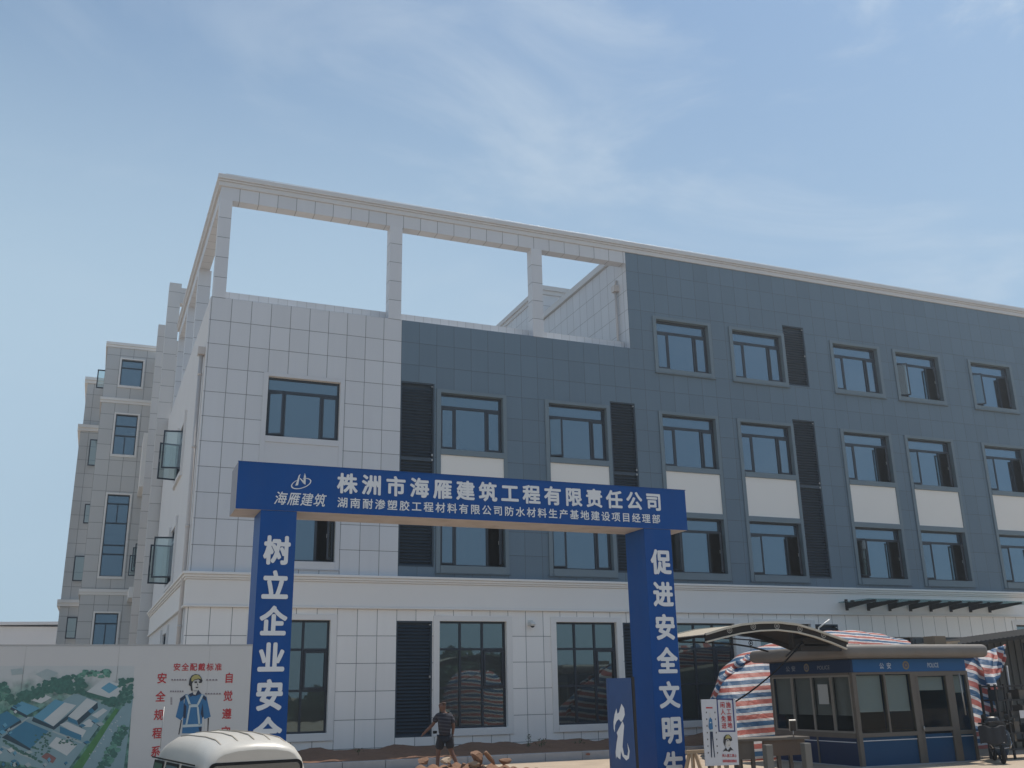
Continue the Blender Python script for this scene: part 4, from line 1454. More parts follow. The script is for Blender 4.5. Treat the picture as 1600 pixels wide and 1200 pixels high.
# ------------------------------------------------------------ police booth
BX0, BX1, BY0, BY1 = 17.93, 21.8, 21.0, 24.4
booth = thing('police_booth', (19.9, 22.7, .5), 'blue and bronze police booth with sliding windows under a rounded grey roof', 'booth')
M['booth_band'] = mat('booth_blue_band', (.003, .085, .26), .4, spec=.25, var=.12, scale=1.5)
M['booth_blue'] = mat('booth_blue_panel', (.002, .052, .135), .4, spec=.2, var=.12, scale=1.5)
M['booth_blue_shade'] = mat('booth_panel_shaded', (.006, .024, .075), .4, spec=.2, var=.12, scale=1.5)  # darker copy of the booth blue, left side's shade put into the colour
M['alu'] = mat('aluminium_sash', (.20, .185, .165), .5, var=.12)
M['bronze'] = mat('bronze_frame', (.105, .09, .075), .5, var=.15, scale=6)
M['booth_roof'] = mat('booth_roof_grey', (.15, .135, .12), .5, var=.2, scale=2, stain=.5)
M['blind'] = mat('roller_blind', (.36, .38, .38), .8, var=.05)
M['booth_glass'] = clear_mat('booth_glass', (.80, .84, .84), .012)
M['band_line'] = mat('white_pinstripe', (.6, .62, .65), .5)
zs0, zs1 = 2.78, 3.10       # sign band
zw0, zw1 = 1.30, 2.72       # windows
mb = MB()
mb.box(BX0 + .02, BX1 - .02, BY0 + .02, BY1, .4, zw0 - .08)
mb.box(BX0 + .02, BX1 - .02, BY1 - .06, BY1, zw0 - .08, zs1)
mb.box(BX1 - .08, BX1 - .02, BY0 + .05, BY1 - .06, zw0 - .08, zs1)
wb_ = mb.build('wall', [M['booth_blue']], booth)
mb = MB(); mb.box(BX0 - .01, BX0 + .02, BY0 + .06, BY1, .4, zw0 - .1); tag(mb.build('wall', M['booth_blue_shade'], booth), 'lower blue panels of the left side, colour darkened for shade')
mb = MB(); mb.box(BX0 + .3, BX1 - .2, BY1 - .3, BY1 - .1, .6, 2.7); mb.box(BX0 + .12, BX1 - .1, BY0 + .12, BY1 - .31, 1.222, 1.23); mb.build('interior', M['booth_gloom'], booth)  # black sheets stand in for the unlit depth of the booth
mb = MB(); mb.box(BX0 + .06, BX1, BY0 - .01, BY0 + .06, zs0, zs1); sb1 = mb.build('sign_band', M['booth_band'], booth)
mb = MB(); mb.box(BX0 - .01, BX0 + .055, BY0 - .01, BY1, zs0, zs1); sb2 = mb.build('sign_band', M['booth_blue_shade'], booth)
# frame members
mb = MB()
fb = lambda a, b, c, d, e=0: mb.box(a, b, BY0 - .03 - e, BY0 + .06, c, d)
fb(BX0 - .02, BX0 + .10, .4, zs0 - .002, .01); fb(BX1 - .06, BX1 + .02, .4, zs0 - .002)
xw1 = 19.82; xd0, xd1 = 19.98, 21.12
fb(BX0 + .10, xw1, zw0 - .1, zw0); fb(BX0 + .10, xw1, zw1, zs0 - .002)
fb(xw1, xd0, .4, zs0 - .002)
fb(18.93, 18.99, zw0, zw1)
fb(xd1, 21.28, .4, zs0 - .002); fb(xd0, xd1, zw1 - .06, zs0 - .002); fb(xd0, xd0 + .09, .4, zw1 - .06); fb(xd1 - .09, xd1, .4, zw1 - .06); fb(xd0 + .09, xd1 - .09, zw0 - .02, zw0 + .08)
fb(21.28, BX1 - .06, zw0 - .12, zw0 - .02); fb(21.28, BX1 - .06, zw1 - .04, zs0 - .002)
fl = lambda a, b, c, d: mb.box(BX0 - .03, BX0 + .05, a, b, c, d)
fl(BY0 + .08, BY1, zw0 - .12, zw0); fl(BY0 + .08, BY1, zw1, zs0 - .002); fl(BY1 - .08, BY1, .4, zw0 - .12); fl(BY1 - .08, BY1, zw0, zw1); fl(22.55, 22.61, .4, zw0 - .12)
mb.build('frame', M['bronze'], booth, bevel=.006)
for a, b in ((BX0 + .10, 18.93), (18.99, xw1)):
    mb = MB(); mb.box(a, b, BY0 + .01, BY0 + .02, zw0, zw1); w_ = mb.build('window', M['booth_glass'], booth)
    mb = MB(); mb.box(a + .03, b - .03, BY0 + .09, BY0 + .10, zw0 + .5, zw1 - .02); mb.build('blind', M['blind'], w_)
mb = MB(); mb.box(xd0 + .09, xd1 - .09, BY0 + .01, BY0 + .02, zw0 + .08, zw1 - .06); dr = mb.build('door', M['booth_glass'], booth)
mb = MB(); mb.box(xd0 + .12, xd1 - .12, BY0 + .09, BY0 + .10, zw1 - .42, zw1 - .08); mb.build('blind', M['blind'], dr)
mb = MB(); mb.tube([(xd0 + .05, BY0 - .06, 1.3), (xd0 + .05, BY0 - .06, 1.42)], .02); mb.build('handle', M['steel'], dr)
mb = MB(); mb.box(21.28, BX1 - .06, BY0 + .01, BY0 + .02, zw0 - .02, zw1 - .04); w_ = mb.build('window', M['booth_glass'], booth)
mb = MB(); mb.box(21.3, BX1 - .08, BY0 + .09, BY0 + .10, zw1 - .5, zw1 - .06); mb.build('blind', M['blind'], w_)
mb = MB(); p = pt(1498, 1052, BY0 - .1); q = pt(1509, 1117, BY0 - .1); mb.tube([p, q], .022); mb.build('handrail', M['steel'], booth)
yl = [BY0 + .08, 21.82, 22.62, 23.45, BY1 - .08]
for k, (a, b) in enumerate(zip(yl, yl[1:])):
    mb = MB()
    f = .045
    for q in ((a, a + f, zw0, zw1), (b - f, b, zw0, zw1), (a + f, b - f, zw0, zw0 + f), (a + f, b - f, zw1 - f, zw1)):
        mb.box(BX0 - .012 - .012 * (k % 2), BX0 + .02 - .012 * (k % 2), q[0], q[1], q[2], q[3])
    w_ = mb.build('sliding_window', M['alu'], booth)
    mb = MB(); mb.box(BX0 + .002, BX0 + .008, a + f, b - f, zw0 + f, zw1 - f); mb.build('pane', M['booth_glass'], w_)
    mb = MB(); mb.box(BX0 + .09, BX0 + .10, a + .02, b - .02, zw0 + .42, zw1 - .02); mb.build('blind', mat('grey_blind', (.22, .21, .20), .8), w_)
mb = MB(); mb.box(BX0 - .028, BX0 - .024, 21.95, 22.35, 2.0, 2.5); mb.build('paper_notice', M['blind'], booth)
mb = MB(); mb.box(BX0 + .105, xw1, BY0 - .004, BY0 + .0, 1.105, 1.125); mb.box(xd0 + .09, xd1 - .09, BY0 - .004, BY0 + .0, 1.12, 1.14); mb.box(21.28, BX1 - .06, BY0 - .004, BY0, 1.12, 1.14)
mb.box(BX0 - .014, BX0 - .0105, BY0 + .1, BY1, 1.07, 1.09)
mb.build('pinstripe', M['band_line'], booth)
mb = MB()
bf = lambda u, z, e=0: (u, BY0 - .013 - e, z)
put(mb, '公', bf, 18.86, 2.86, .14, .15, bold=.02); put(mb, '安', bf, 19.10, 2.86, .14, .15, bold=.02)
put_latin(mb, 'POLICE', bf, 20.48, 2.88, .12, .38, bold=.008)
mb.build('lettering', mat('band_letter', (.42, .48, .56), .5), sb1)
mb = MB()
bs = lambda u, z, e=0: (BX0 - .013 - e, 24.4 - u, z)
put(mb, '公', bs, .75, 2.86, .17, .14, bold=.015); put(mb, '安', bs, 1.0, 2.86, .17, .14, bold=.015)
put_latin(mb, 'POLICE', bs, 2.1, 2.88, .10, .5, bold=.006)
mb.build('lettering', mat('band_letter_shaded', (.20, .22, .26), .5), sb2)  # left letters dimmed too, shade put into their colour
for (c_, u_, v_, par) in (((19.74, BY0 - .014, 2.94), (1, 0, 0), (0, 0, 1), sb1), ((BX0 - .014, 22.75, 2.94), (0, -1, 0), (0, 0, 1), sb2)):
    mb = MB()
    off = Vector(u_).cross(Vector(v_)) * .002
    mb.disc(c_, .11, u_, v_, 20, 0); mb.disc(Vector(c_) + off, .07, u_, v_, 16, 1); mb.disc(Vector(c_) + off * 2, .035, u_, v_, 5, 0)
    mb.build('emblem', [mat('emblem_gold', (.17, .14, .075), .4), mat('emblem_navy', (.04, .05, .14), .4)], par)
mb = MB()
mb.box(17.45, 22.3, 20.55, 24.75, 3.12, 3.46)
mb.build('roof', M['booth_roof'], booth, bevel=.14, segs=5)
mb = MB(); mb.box(17.75, 22.0, 20.85, 24.45, 3.102, 3.16); mb.build('eaves', M['steel_dark'], booth)
mb = MB(); mb.box(BX0 - .05, BX1 + .05, BY0 - .05, BY1 + .05, .38, .52); mb.build('plinth', M['concrete'], booth)
# things on the booth roof
pb = pt(1461, 1004, 21.3)
mb = MB(); mb.box(pb[0] - .2, pb[0] + .2, 21.1, 21.5, 3.455, 3.455 + .24)
mb.box(pb[0] - .19, pb[0] + .19, 21.12, 21.48, 3.696, 3.70)
tag(mb.build('carton', mat('carton_brown', (.20, .15, .10), .8), None, bevel=.006, origin=(pb[0], 21.3, 3.455)), 'brown carton lying on the booth roof', 'box')
pb = pt(1486, 1006, 21.2)
mb = MB(); mb.bar((pb[0] - .25, 21.2, 3.49), (pb[0] + .22, 21.25, 3.52), .16, .04); mb.bar((pb[0] - .22, 21.3, 3.53), (pb[0] + .3, 21.22, 3.56), .12, .035)
tag(mb.build('plank', M['timber'], None, origin=(pb[0], 21.2, 3.48)), 'short pale offcut planks on the booth roof beside the carton', 'plank')

# ------------------------------------------------------------ arched entrance canopy
cn = thing('arched_canopy', (15.2, 21.0, .5), 'dark arched canopy with round emblems resting on the corner of the police booth', 'canopy')
M['canopy_dark'] = mat('canopy_brown_steel', (.024, .019, .016), .65, spec=.2, var=.2, scale=6)
M['canopy_rim'] = mat('canopy_pale_rim', (.50, .46, .38), .5, var=.1)
M['canopy_sheet'] = mat('canopy_sheet', (.42, .37, .29), .6, var=.12)
CY0, CY1 = 20.15, 22.1
up_px = [(1102, 991), (1130, 982.5), (1158, 976), (1187, 973), (1215, 972.5), (1245, 976), (1275, 985), (1300, 994), (1324, 1002)]
lo_px = [(1103, 1003), (1130, 996), (1158, 989.5), (1187, 985.5), (1215, 984.5), (1245, 988), (1272, 995), (1298, 1004), (1322, 1014)]
U = [Vector(pt(x, y, CY0)) for x, y in up_px]
Lw = [Vector(pt(x, y, CY0)) for x, y in lo_px]
dy = Vector((0, CY1 - CY0, 0))


def arch(mb, off, th):
    for k in range(len(U) - 1):
        mb.poly([Lw[k] + off, Lw[k + 1] + off, U[k + 1] + off, U[k] + off], th, (0, 1, 0))


mb = MB(); arch(mb, Vector((0, 0, 0)), .05)
a1 = mb.build('arch_plate', M['canopy_dark'], cn, merge=True)
mb = MB(); arch(mb, dy, .05)
a2 = mb.build('arch_plate', M['canopy_dark'], cn, merge=True)
mb = MB()
for pts_, w in ((U, .05), (Lw, .035)):
    for a, b in zip(pts_, pts_[1:]):
        mb.bar(a + Vector((0, -.01, .0)), b + Vector((0, -.01, .0)), .075, w)
mb.build('rim', M['canopy_rim'], a1)
mb = MB()
for a, b in zip(U, U[1:]): mb.bar(a + dy, b + dy, .06, .04)
mb.build('rim', M['canopy_rim'], a2)
mb = MB()
for k in range(len(U) - 1):
    mb.poly([U[k] + Vector((0, .06, -.02)), U[k + 1] + Vector((0, .06, -.02)), U[k + 1] + dy + Vector((0, 0, -.02)), U[k] + dy + Vector((0, 0, -.02))], .02, (0, 0, 1))
mb.build('sheet', [M['canopy_sheet']], cn)
mb = MB()
for k in range(len(U) - 1):
    mb.poly([U[k] + Vector((0, .06, -.06)), U[k + 1] + Vector((0, .06, -.06)), U[k + 1] + dy + Vector((0, 0, -.06)), U[k] + dy + Vector((0, 0, -.06))], .02, (0, 0, 1))
mb.build('lining', M['canopy_dark'], cn)
mb = MB()
for px, py in ((1140, 984.5), (1177, 979), (1214, 978.2), (1250, 982.5), (1287, 992)):
    c_ = Vector(pt(px, py, CY0 - .012))
    mb.disc(c_, .075, (1, 0, 0), (0, 0, 1), 18, 0, r_in=.055)
    mb.disc(c_, .035, (1, 0, 0), (0, 0, 1), 6, 0, r_in=.015)
mb.build('emblem', mat('emblem_grey', (.30, .28, .25), .5), a1)
# slender lower tie with a ring, and stub posts on the booth roof
mb = MB()
tie = [Vector(pt(x, y, CY1 - .05)) for x, y in ((1062, 1003), (1110, 1004), (1150, 1007), (1175, 1011), (1200, 1018))]
tu = [Vector(pt(x, y, CY1 - .05)) for x, y in ((1062, 996), (1110, 996), (1160, 999), (1185, 1001), (1205, 1004))]
for a, b in zip(tie, tie[1:]): mb.bar(a, b, .04)
for a, b in zip(tu, tu[1:]): mb.bar(a, b, .03)
c_ = Vector(pt(1173, 1005, CY1 - .06)); mb.disc(c_, .07, (1, 0, 0), (0, 0, 1), 14, 0, r_in=.05); mb.disc(c_, .03, (1, 0, 0), (0, 0, 1), 8)
mb.build('tie_bar', M['steel_dark'], cn)
for px in (1238, 1263, 1291, 1322):
    p = pt(px, 1006, 20.8)
    mb = MB(); mb.box(p[0] - .03, p[0] + .03, 20.76, 20.84, 3.40, 3.78 - max(0, (px - 1263)) * .0035); mb.build('stub_post', M['steel_dark'], cn)
p0_, p1_ = pt(1196, 1008, 20.8), pt(1323, 1012, 20.8)
mb = MB(); mb.box(16.2, 18.05, 20.7, 20.95, 3.30, 3.47); mb.box(16.3, 17.1, 20.7, 21.3, 3.42, 3.62); mb.build('bracket_box', M['steel_dark'], cn)
mb = MB(); mb.bar(pt(1255, 1000, 20.5), pt(1228, 1026, 20.5), .03); mb.build('strut', M['steel_dark'], cn)

mb = MB()
a, b = Vector(pt(1254, 1003, 20.48)), Vector(pt(1146, 1098, 18.62))
mb.tube([a.lerp(b, t) + Vector((0, 0, -.22 * 4 * t * (1 - t) * .5)) for t in [k / 14 for k in range(15)]], .017, n=6)
tag(mb.build('cable', mat('cable_black', (.008, .008, .009), .9, spec=0)), 'black cable sagging from the arched canopy to the notice board', 'cable')
mb = MB()
mb.tube([pt(1279, 981, 21.9), pt(1296, 968, 21.9)], .022, n=8)
mb.tube([pt(1279, 981, 21.9), (pt(1279, 981, 21.9)[0], 21.9, 3.46)], .015, n=6)
tag(mb.build('white_pole', M['white_metal'], None), 'short white tube sticking up at a slant behind the arched canopy', 'pole')

# ------------------------------------------------------------ striped tarpaulins
def stripe_mat(name, u_, v_, w_, per, off=0.0, wav=.05):
    m, nt, b = new_mat(name)
    b.inputs['Roughness'].default_value = .55
    geo = nt.nodes.new('ShaderNodeNewGeometry')
    uv = nt.nodes.new('ShaderNodeUVMap')
    sp = nt.nodes.new('ShaderNodeSeparateXYZ')
    nt.links.new(uv.outputs['UV'], sp.inputs[0])
    n = nt.nodes.new('ShaderNodeTexNoise'); n.inputs['Scale'].default_value = 1.2; n.inputs['Detail'].default_value = 3
    nt.links.new(geo.outputs['Position'], n.inputs['Vector'])
    t = math_node(nt, 'ADD', sp.outputs['Y'], math_node(nt, 'MULTIPLY', n.outputs['Fac'], wav))
    t = math_node(nt, 'FRACT', math_node(nt, 'DIVIDE', math_node(nt, 'ADD', t, off), per))
    cr = nt.nodes.new('ShaderNodeValToRGB')
    cr.color_ramp.interpolation = 'CONSTANT'
    e = cr.color_ramp.elements
    cols = [(0, (.78, .76, .76)), (.17, (.58, .15, .12)), (.50, (.78, .76, .76)), (.67, (.035, .145, .31))]
    e[0].position, e[0].color = 0, (*cols[0][1], 1)
    e[1].position, e[1].color = cols[1][0], (*cols[1][1], 1)
    for p_, c_ in cols[2:]:
        x = e.new(p_); x.color = (*c_, 1)
    nt.links.new(t, cr.inputs['Fac'])
    n2 = nt.nodes.new('ShaderNodeTexNoise'); n2.inputs['Scale'].default_value = 6; n2.inputs['Detail'].default_value = 6
    nt.links.new(geo.outputs['Position'], n2.inputs['Vector'])
    hs = nt.nodes.new('ShaderNodeHueSaturation')
    nt.links.new(cr.outputs['Color'], hs.inputs['Color'])
    mr = nt.nodes.new('ShaderNodeMapRange'); mr.inputs['To Min'].default_value = .82; mr.inputs['To Max'].default_value = 1.15
    nt.links.new(n2.outputs['Fac'], mr.inputs['Value']); nt.links.new(mr.outputs['Result'], hs.inputs['Value'])
    nt.links.new(hs.outputs['Color'], b.inputs['Base Color'])
    wv = nt.nodes.new('ShaderNodeTexNoise'); wv.inputs['Scale'].default_value = 3.5; wv.inputs['Detail'].default_value = 4; wv.inputs['Distortion'].default_value = 1.2
    nt.links.new(geo.outputs['Position'], wv.inputs['Vector'])
    bp = nt.nodes.new('ShaderNodeBump'); bp.inputs['Strength'].default_value = .7; bp.inputs['Distance'].default_value = .06
    nt.links.new(wv.outputs['Fac'], bp.inputs['Height']); nt.links.new(bp.outputs['Normal'], b.inputs['Normal'])
    tl = nt.nodes.new('ShaderNodeBsdfTranslucent')
    nt.links.new(hs.outputs['Color'], tl.inputs['Color'])
    ms = nt.nodes.new('ShaderNodeMixShader')
    ms.inputs[0].default_value = .45
    nt.links.new(b.outputs[0], ms.inputs[1]); nt.links.new(tl.outputs[0], ms.inputs[2])
    nt.links.new(ms.outputs[0], nt.nodes['Material Output'].inputs['Surface'])
    return m


M['tarp'] = stripe_mat('striped_tarp', 0, 1, 0, .38)
rng = random.Random(11)


def cloth(name, fn, nu, nv, uvfn, parent, label=None, m='tarp'):
    mb = MB()
    mb.grid(fn, nu, nv)
    o = mb.build(name, M[m], parent)
    me = o.data
    uvl = me.uv_layers.new(name='UVMap')
    for poly in me.polygons:
        for li in poly.loop_indices:
            vi = me.loops[li].vertex_index
            a, b = divmod(vi, nv + 1)
            uvl.data[li].uv = uvfn(a / nu, b / nv)
    md = o.modifiers.new('thickness', 'SOLIDIFY'); md.thickness = .012
    return o


tent = thing('tarp_shelter', (21, 27, .5), 'domed heap covered in red white and blue striped tarpaulin behind the police booth', 'tarpaulin')
RIDGE = [(15.95, .5), (16.0, 1.2), (16.15, 2.1), (16.6, 3.0), (17.3, 3.45), (18.2, 3.72), (19.6, 4.03), (20.8, 4.19), (22.0, 4.24), (23.0, 4.15), (24.2, 3.92), (25.4, 3.45), (26.6, 2.5), (27.4, 1.2), (27.6, .5)]


def ridge(u):
    # sampled evenly along the outline of the heap
    ln = [0]
    for a, b in zip(RIDGE, RIDGE[1:]):
        ln.append(ln[-1] + math.hypot(b[0] - a[0], b[1] - a[1]))
    t = u * ln[-1]
    for k in range(len(RIDGE) - 1):
        if t <= ln[k + 1] + 1e-9:
            f = (t - ln[k]) / (ln[k + 1] - ln[k])
            return RIDGE[k][0] + f * (RIDGE[k + 1][0] - RIDGE[k][0]), RIDGE[k][1] + f * (RIDGE[k + 1][1] - RIDGE[k][1])
    return RIDGE[-1]


def shelter(u, v, k=1.0, dy=0.0):
    x, h = ridge(u)
    t = min(v, 1 - v) * 2
    g = 2.9 * t * (1.05 - .05 * t)
    y = (24.5 + g if v < .5 else 30.3 - g) + dy
    z = .45 + max(.05, h - .45) * sin(t * pi / 2) ** .9 * k
    x += (y - 24.9) * .66
    ripple = .03 * sin(x * 6 + v * 9) + .022 * sin(x * 13.7 + 2 * v) + .02 * sin(z * 6 + x * 2)
    return (x, y - ripple, z + ripple * .4)


def shelter_uv(u, v):
    x, y, z = shelter(u, v)
    s_ = z if v < .5 else 2 * shelter(u, .5)[2] - z
    return (x, s_ + .45 * max(0, z - 3.0) * (x - 19) * .30 + .06 * sin(x * .9) + .9 * max(0, v - .3))


cloth('tarpaulin', lambda u, v: shelter(u, v * .60), 120, 44, lambda u, v: shelter_uv(u, v * .60), tent)
mb = MB()


def filler(u, v):
    return shelter(.14 + .76 * u, .30 + .70 * v, .78, .45)


mb.grid(filler, 60, 24)
M['filler'] = mat('filler_dark', (.16, .15, .13), .9, var=.4, scale=2)
mb.build('dark_filler', M['filler'], tent)  # unseen dark filler added to dull the heap's mirror image in the panes
heap = thing('tarp_heap', (19.2, 9.6, 0), 'heap under striped tarpaulin seen only mirrored in the tall window behind the walking man', 'tarpaulin')


def heap_fn(u, v):
    a, b = 2 * pi * u, v * pi / 2
    r = cos(b) ** .6
    x = 19.2 + 2.0 * r * cos(a) * (1 + .1 * sin(3 * a))
    y = 9.6 + 1.4 * r * sin(a)
    z = 3.6 * sin(b) ** .9 + .06 * sin(a * 9) * r
    return (x, y, z)


cloth('tarpaulin', heap_fn, 60, 24, lambda u, v: (u, heap_fn(u, v)[2] + .1 * sin(u * 14)), heap)



def hem(u, v):
    # gathered seam running up the left shoulder
    c = Vector(shelter(.08 + .17 * u, .30 + .06 * u)) + Vector((0, -.04, .05))
    r = .085 + .03 * sin(u * 40) + .015 * sin(u * 17 + v * 9)
    return (c.x + r * cos(2 * pi * v), c.y + r * .8 * sin(2 * pi * v) - .03 * sin(u * 23), c.z + r * sin(2 * pi * v) * .7)


cloth('hem', hem, 70, 10, lambda u, v: (u, u * 2.6), tent)

M['tarp_diag'] = stripe_mat('striped_tarp_hanging', 0, 1, 0, .47, wav=.03)
hang = thing('tarp_curtain', (22.6, 21.4, .5), 'two hanging strips of striped tarpaulin at the right side of the police booth', 'tarpaulin')
q0 = [Vector(pt(x, y, Y)) for x, y, Y in ((1503, 1029, 22.6), (1531, 1026, 22.6), (1562, 1142, 21.5), (1522, 1142, 21.5))]


def bil(q, u, v, amp, yo=0):
    p = q[0].lerp(q[1], u).lerp(q[3].lerp(q[2], u), v)
    r = amp * sin(u * 9 + v * 3) + amp * .6 * sin(v * 11 + u * 4)
    return (p.x, p.y + r + yo, p.z)


cloth('strip', lambda u, v: bil(q0, u, v, .05), 16, 40, lambda u, v: (u, v * 1.85 - u * .33), hang, m='tarp_diag')
q1 = [Vector(pt(x, y, Y)) for x, y, Y in ((1527, 1022, 22.4), (1559, 1012, 22.4), (1563, 1054, 21.7), (1552, 1086, 21.6))]
cloth('strip', lambda u, v: bil(q1, u, v, .06), 16, 24, lambda u, v: (u, v * 1.0 - u * .42 + .2), hang, m='tarp_diag')
q2 = [Vector(pt(x, y, 21.9)) for x, y in ((1559, 1012), (1571, 1007), (1568, 1040), (1562, 1052))]
cloth('strip', lambda u, v: bil(q2, u, v, .05), 10, 14, lambda u, v: (u, v * .6 - u * .3), hang, m='tarp_diag')

# ------------------------------------------------------------ dark shed and rack at the right edge
shed = thing('lean_to_shed', (25, 24, .5), 'dark sheet metal lean-to with open front at the right edge beside the booth', 'shed')
M['sheet_dark'] = mat('dark_sheet_metal', (.035, .036, .038), .75, spec=.1, var=.25, scale=3)
M['sheet_grey'] = mat('grey_sheet_metal', (.085, .087, .085), .7, var=.2, scale=2)
mb = MB()
for k in range(58):
    x = 22.9 + k * .18
    z = 3.50 + (x - 22.9) * .10
    mb.poly([(x, 22.6, z), (x + .09, 22.6, z + .035), (x + .18, 22.6, z + .014), (x + .18, 22.6, z - .02), (x, 22.6, z - .03)], 3.4, (0, 1, 0))
mb.build('roof', M['sheet_dark'], shed)
mb = MB()
mb.box(24.6, 31.5, 25.7, 25.8, .4, 3.9)
for k in range(22): mb.box(24.7 + k * .31, 24.75 + k * .31, 25.66, 25.7, .4, 3.85)
mb.build('wall', M['sheet_grey'], shed)
for x in (26.2, 31.0):
    for y in (22.8, 25.6):
        mb = MB(); mb.box(x - .04, x + .04, y - .04, y + .04, .4, 3.6); mb.build('post', M['steel_dark'], shed)
mb = MB(); mb.bar((23.0, 22.75, 3.44), (31.0, 22.75, 4.24), .07); mb.build('rail', M['steel_dark'], shed)
pp = [Vector(pt(x, y, 21.4)) for x, y in ((1573, 1040), (1582, 1105), (1588, 1160))]
mb = MB(); mb.tube(pp, .025); mb.build('pole', M['steel'], shed)

rack = thing('storage_rack', (23.3, 20.8, .5), 'black steel rack with rungs and a white paper tag behind the scooter', 'rack')
RX0, RX1, RYF = 22.55, 24.3, 20.8
for x in (RX0, RX0 + .32, RX1):
    for y in (RYF, RYF + .5):
        mb = MB(); mb.box(x - .025, x + .025, y - .025, y + .025, .42, 2.42); mb.build('post', M['steel_dark'], rack)
for z in (.75, 1.15, 1.55, 2.0, 2.36):
    mb = MB()
    mb.box(RX0, RX1, RYF - .02, RYF + .02, z - .02, z + .02); mb.box(RX0, RX1, RYF + .48, RYF + .52, z - .02, z + .02)
    mb.box(RX0 + .02, RX1 - .02, RYF + .02, RYF + .48, z - .008, z + .008)
    mb.build('shelf', M['steel_dark'], rack)
rr_ = random.Random(2)
for k in range(16):
    z = (.76, 1.16, 1.56, 2.01)[k % 4]
    x = RX0 + .08 + (k // 4) * .42 + rr_.random() * .08
    w, h = rr_.uniform(.12, .3), rr_.uniform(.12, .3)
    mb = MB(); mb.box(x, x + w, RYF + .08, RYF + .42, z, z + h); mb.tube([(x + w / 2, RYF + .25, z + h), (x + w / 2, RYF + .25, z + h + .03)], .04)
    c_ = rr_.choice(((.03, .035, .03), (.07, .06, .05), (.035, .045, .055), (.09, .075, .06)))  # dark colours stand in for the shade around the rack
    o = mb.build('stored_tin', mat('tin_shaded', c_, .5), None, origin=(x, RYF + .25, z))
    tag(o, 'tin or box, colour darkened for shade, among those stored on the black steel rack', 'container', 'tins and boxes stored on the rack')
p = pt(1596, 1116, RYF - .03)
mb = MB(); mb.box(p[0] - .06, p[0] + .12, RYF - .03, RYF - .026, p[2] - .1, p[2] + .1); mb.build('paper_tag', mat('paper_white', (.6, .6, .62), .6), rack)

# ------------------------------------------------------------ scooter
sco = thing('scooter', (21.5, 19.9, .5), 'black motor scooter with a round mirror parked in front of the booth corner', 'scooter')
M['black_gloss'] = mat('black_gloss_plastic', (.012, .012, .014), .25)
M['chrome'] = mat('chrome', (.55, .55, .56), .2, metal=1.0)
SX, SY = 21.45, 19.75      # front faces the camera
def loft(mb, secs, n=14):
    rings = []
    for (c, rx, rz, ax) in secs:
        i = len(mb.v)
        for k in range(n):
            a = 2 * pi * k / n
            ca, sa = math.copysign(abs(cos(a)) ** .7, cos(a)), math.copysign(abs(sin(a)) ** .7, sin(a))
            mb.v.append((c[0] + rx * ca, c[1] + (rz * sa if ax == 'z' else 0), c[2] + (rz * sa if ax == 'y' else 0)))
        rings.append(i)
    for a, b in zip(rings, rings[1:]):
        for k in range(n):
            mb.f.append((a + k, a + (k + 1) % n, b + (k + 1) % n, b + k)); mb.m.append(0); mb.s.append(True)
    mb.f.append(tuple(rings[0] + k for k in range(n))); mb.m.append(0); mb.s.append(False)
    mb.f.append(tuple(rings[-1] + k for k in range(n))); mb.m.append(0); mb.s.append(False)


mb = MB()      # front apron, from fender up to the handlebar cowl
loft(mb, [((SX, SY - .02, .72), .13, .10, 'z'), ((SX, SY + .0, .9), .22, .11, 'z'), ((SX, SY + .05, 1.1), .27, .10, 'z'), ((SX, SY + .12, 1.27), .25, .09, 'z'), ((SX, SY + .16, 1.34), .17, .08, 'z')])
bd = mb.build('front_apron', M['black_gloss'], sco)
mb = MB()
loft(mb, [((SX, SY + .10, 1.40), .20, .10, 'y'), ((SX, SY + .22, 1.44), .24, .09, 'y'), ((SX, SY + .34, 1.42), .18, .06, 'y')])
mb.build('handlebar_cowl', M['black_gloss'], sco)
mb = MB()
mb.tube([(SX - .36, SY + .32, 1.46), (SX - .2, SY + .24, 1.43), (SX + .2, SY + .24, 1.43), (SX + .36, SY + .32, 1.46)], .018)
mb.build('handlebar', M['steel_dark'], sco)
for s in (-1, 1):
    mb = MB(); mb.tube([(SX + s * .40, SY + .34, 1.465), (SX + s * .29, SY + .29, 1.45)], .024); mb.build('grip', M['rubber'], sco)
    mb = MB()
    mx_ = SX + s * .27
    mb.tube([(SX + s * .24, SY + .25, 1.45), (mx_, SY + .22, 1.56)], .009)
    mb.grid(lambda u, v: (mx_ + .065 * sin(v * pi) * cos(u * 2 * pi), SY + .22 + .018 * sin(v * pi) * sin(u * 2 * pi), 1.62 + .075 * cos(v * pi)), 14, 8)
    mb.build('mirror', M['rubber'], sco)
    mb = MB(); mb.grid(lambda u, v: (SX + s * .07 + .05 * sin(v * pi) * cos(u * 2 * pi), SY - .055 + .03 * sin(v * pi) * sin(u * 2 * pi), 1.02 + .028 * cos(v * pi)), 12, 8)
    mb.build('headlight', M['chrome'], sco)
    mb = MB()
    mb.tube([(SX + s * .24, SY - .03, 1.12), (SX + s * .26, SY - .045, 1.0), (SX + s * .20, SY - .1, .88)], .008); mb.build('chrome_trim', M['chrome'], bd)
mb = MB(); mb.tube([(SX - .2, SY - .085, .90), (SX, SY - .12, .875), (SX + .2, SY - .085, .90)], .009); mb.tube([(SX - .1, SY - .04, 1.19), (SX + .18, SY - .04, 1.205)], .008); mb.build('chrome_trim', M['chrome'], bd)
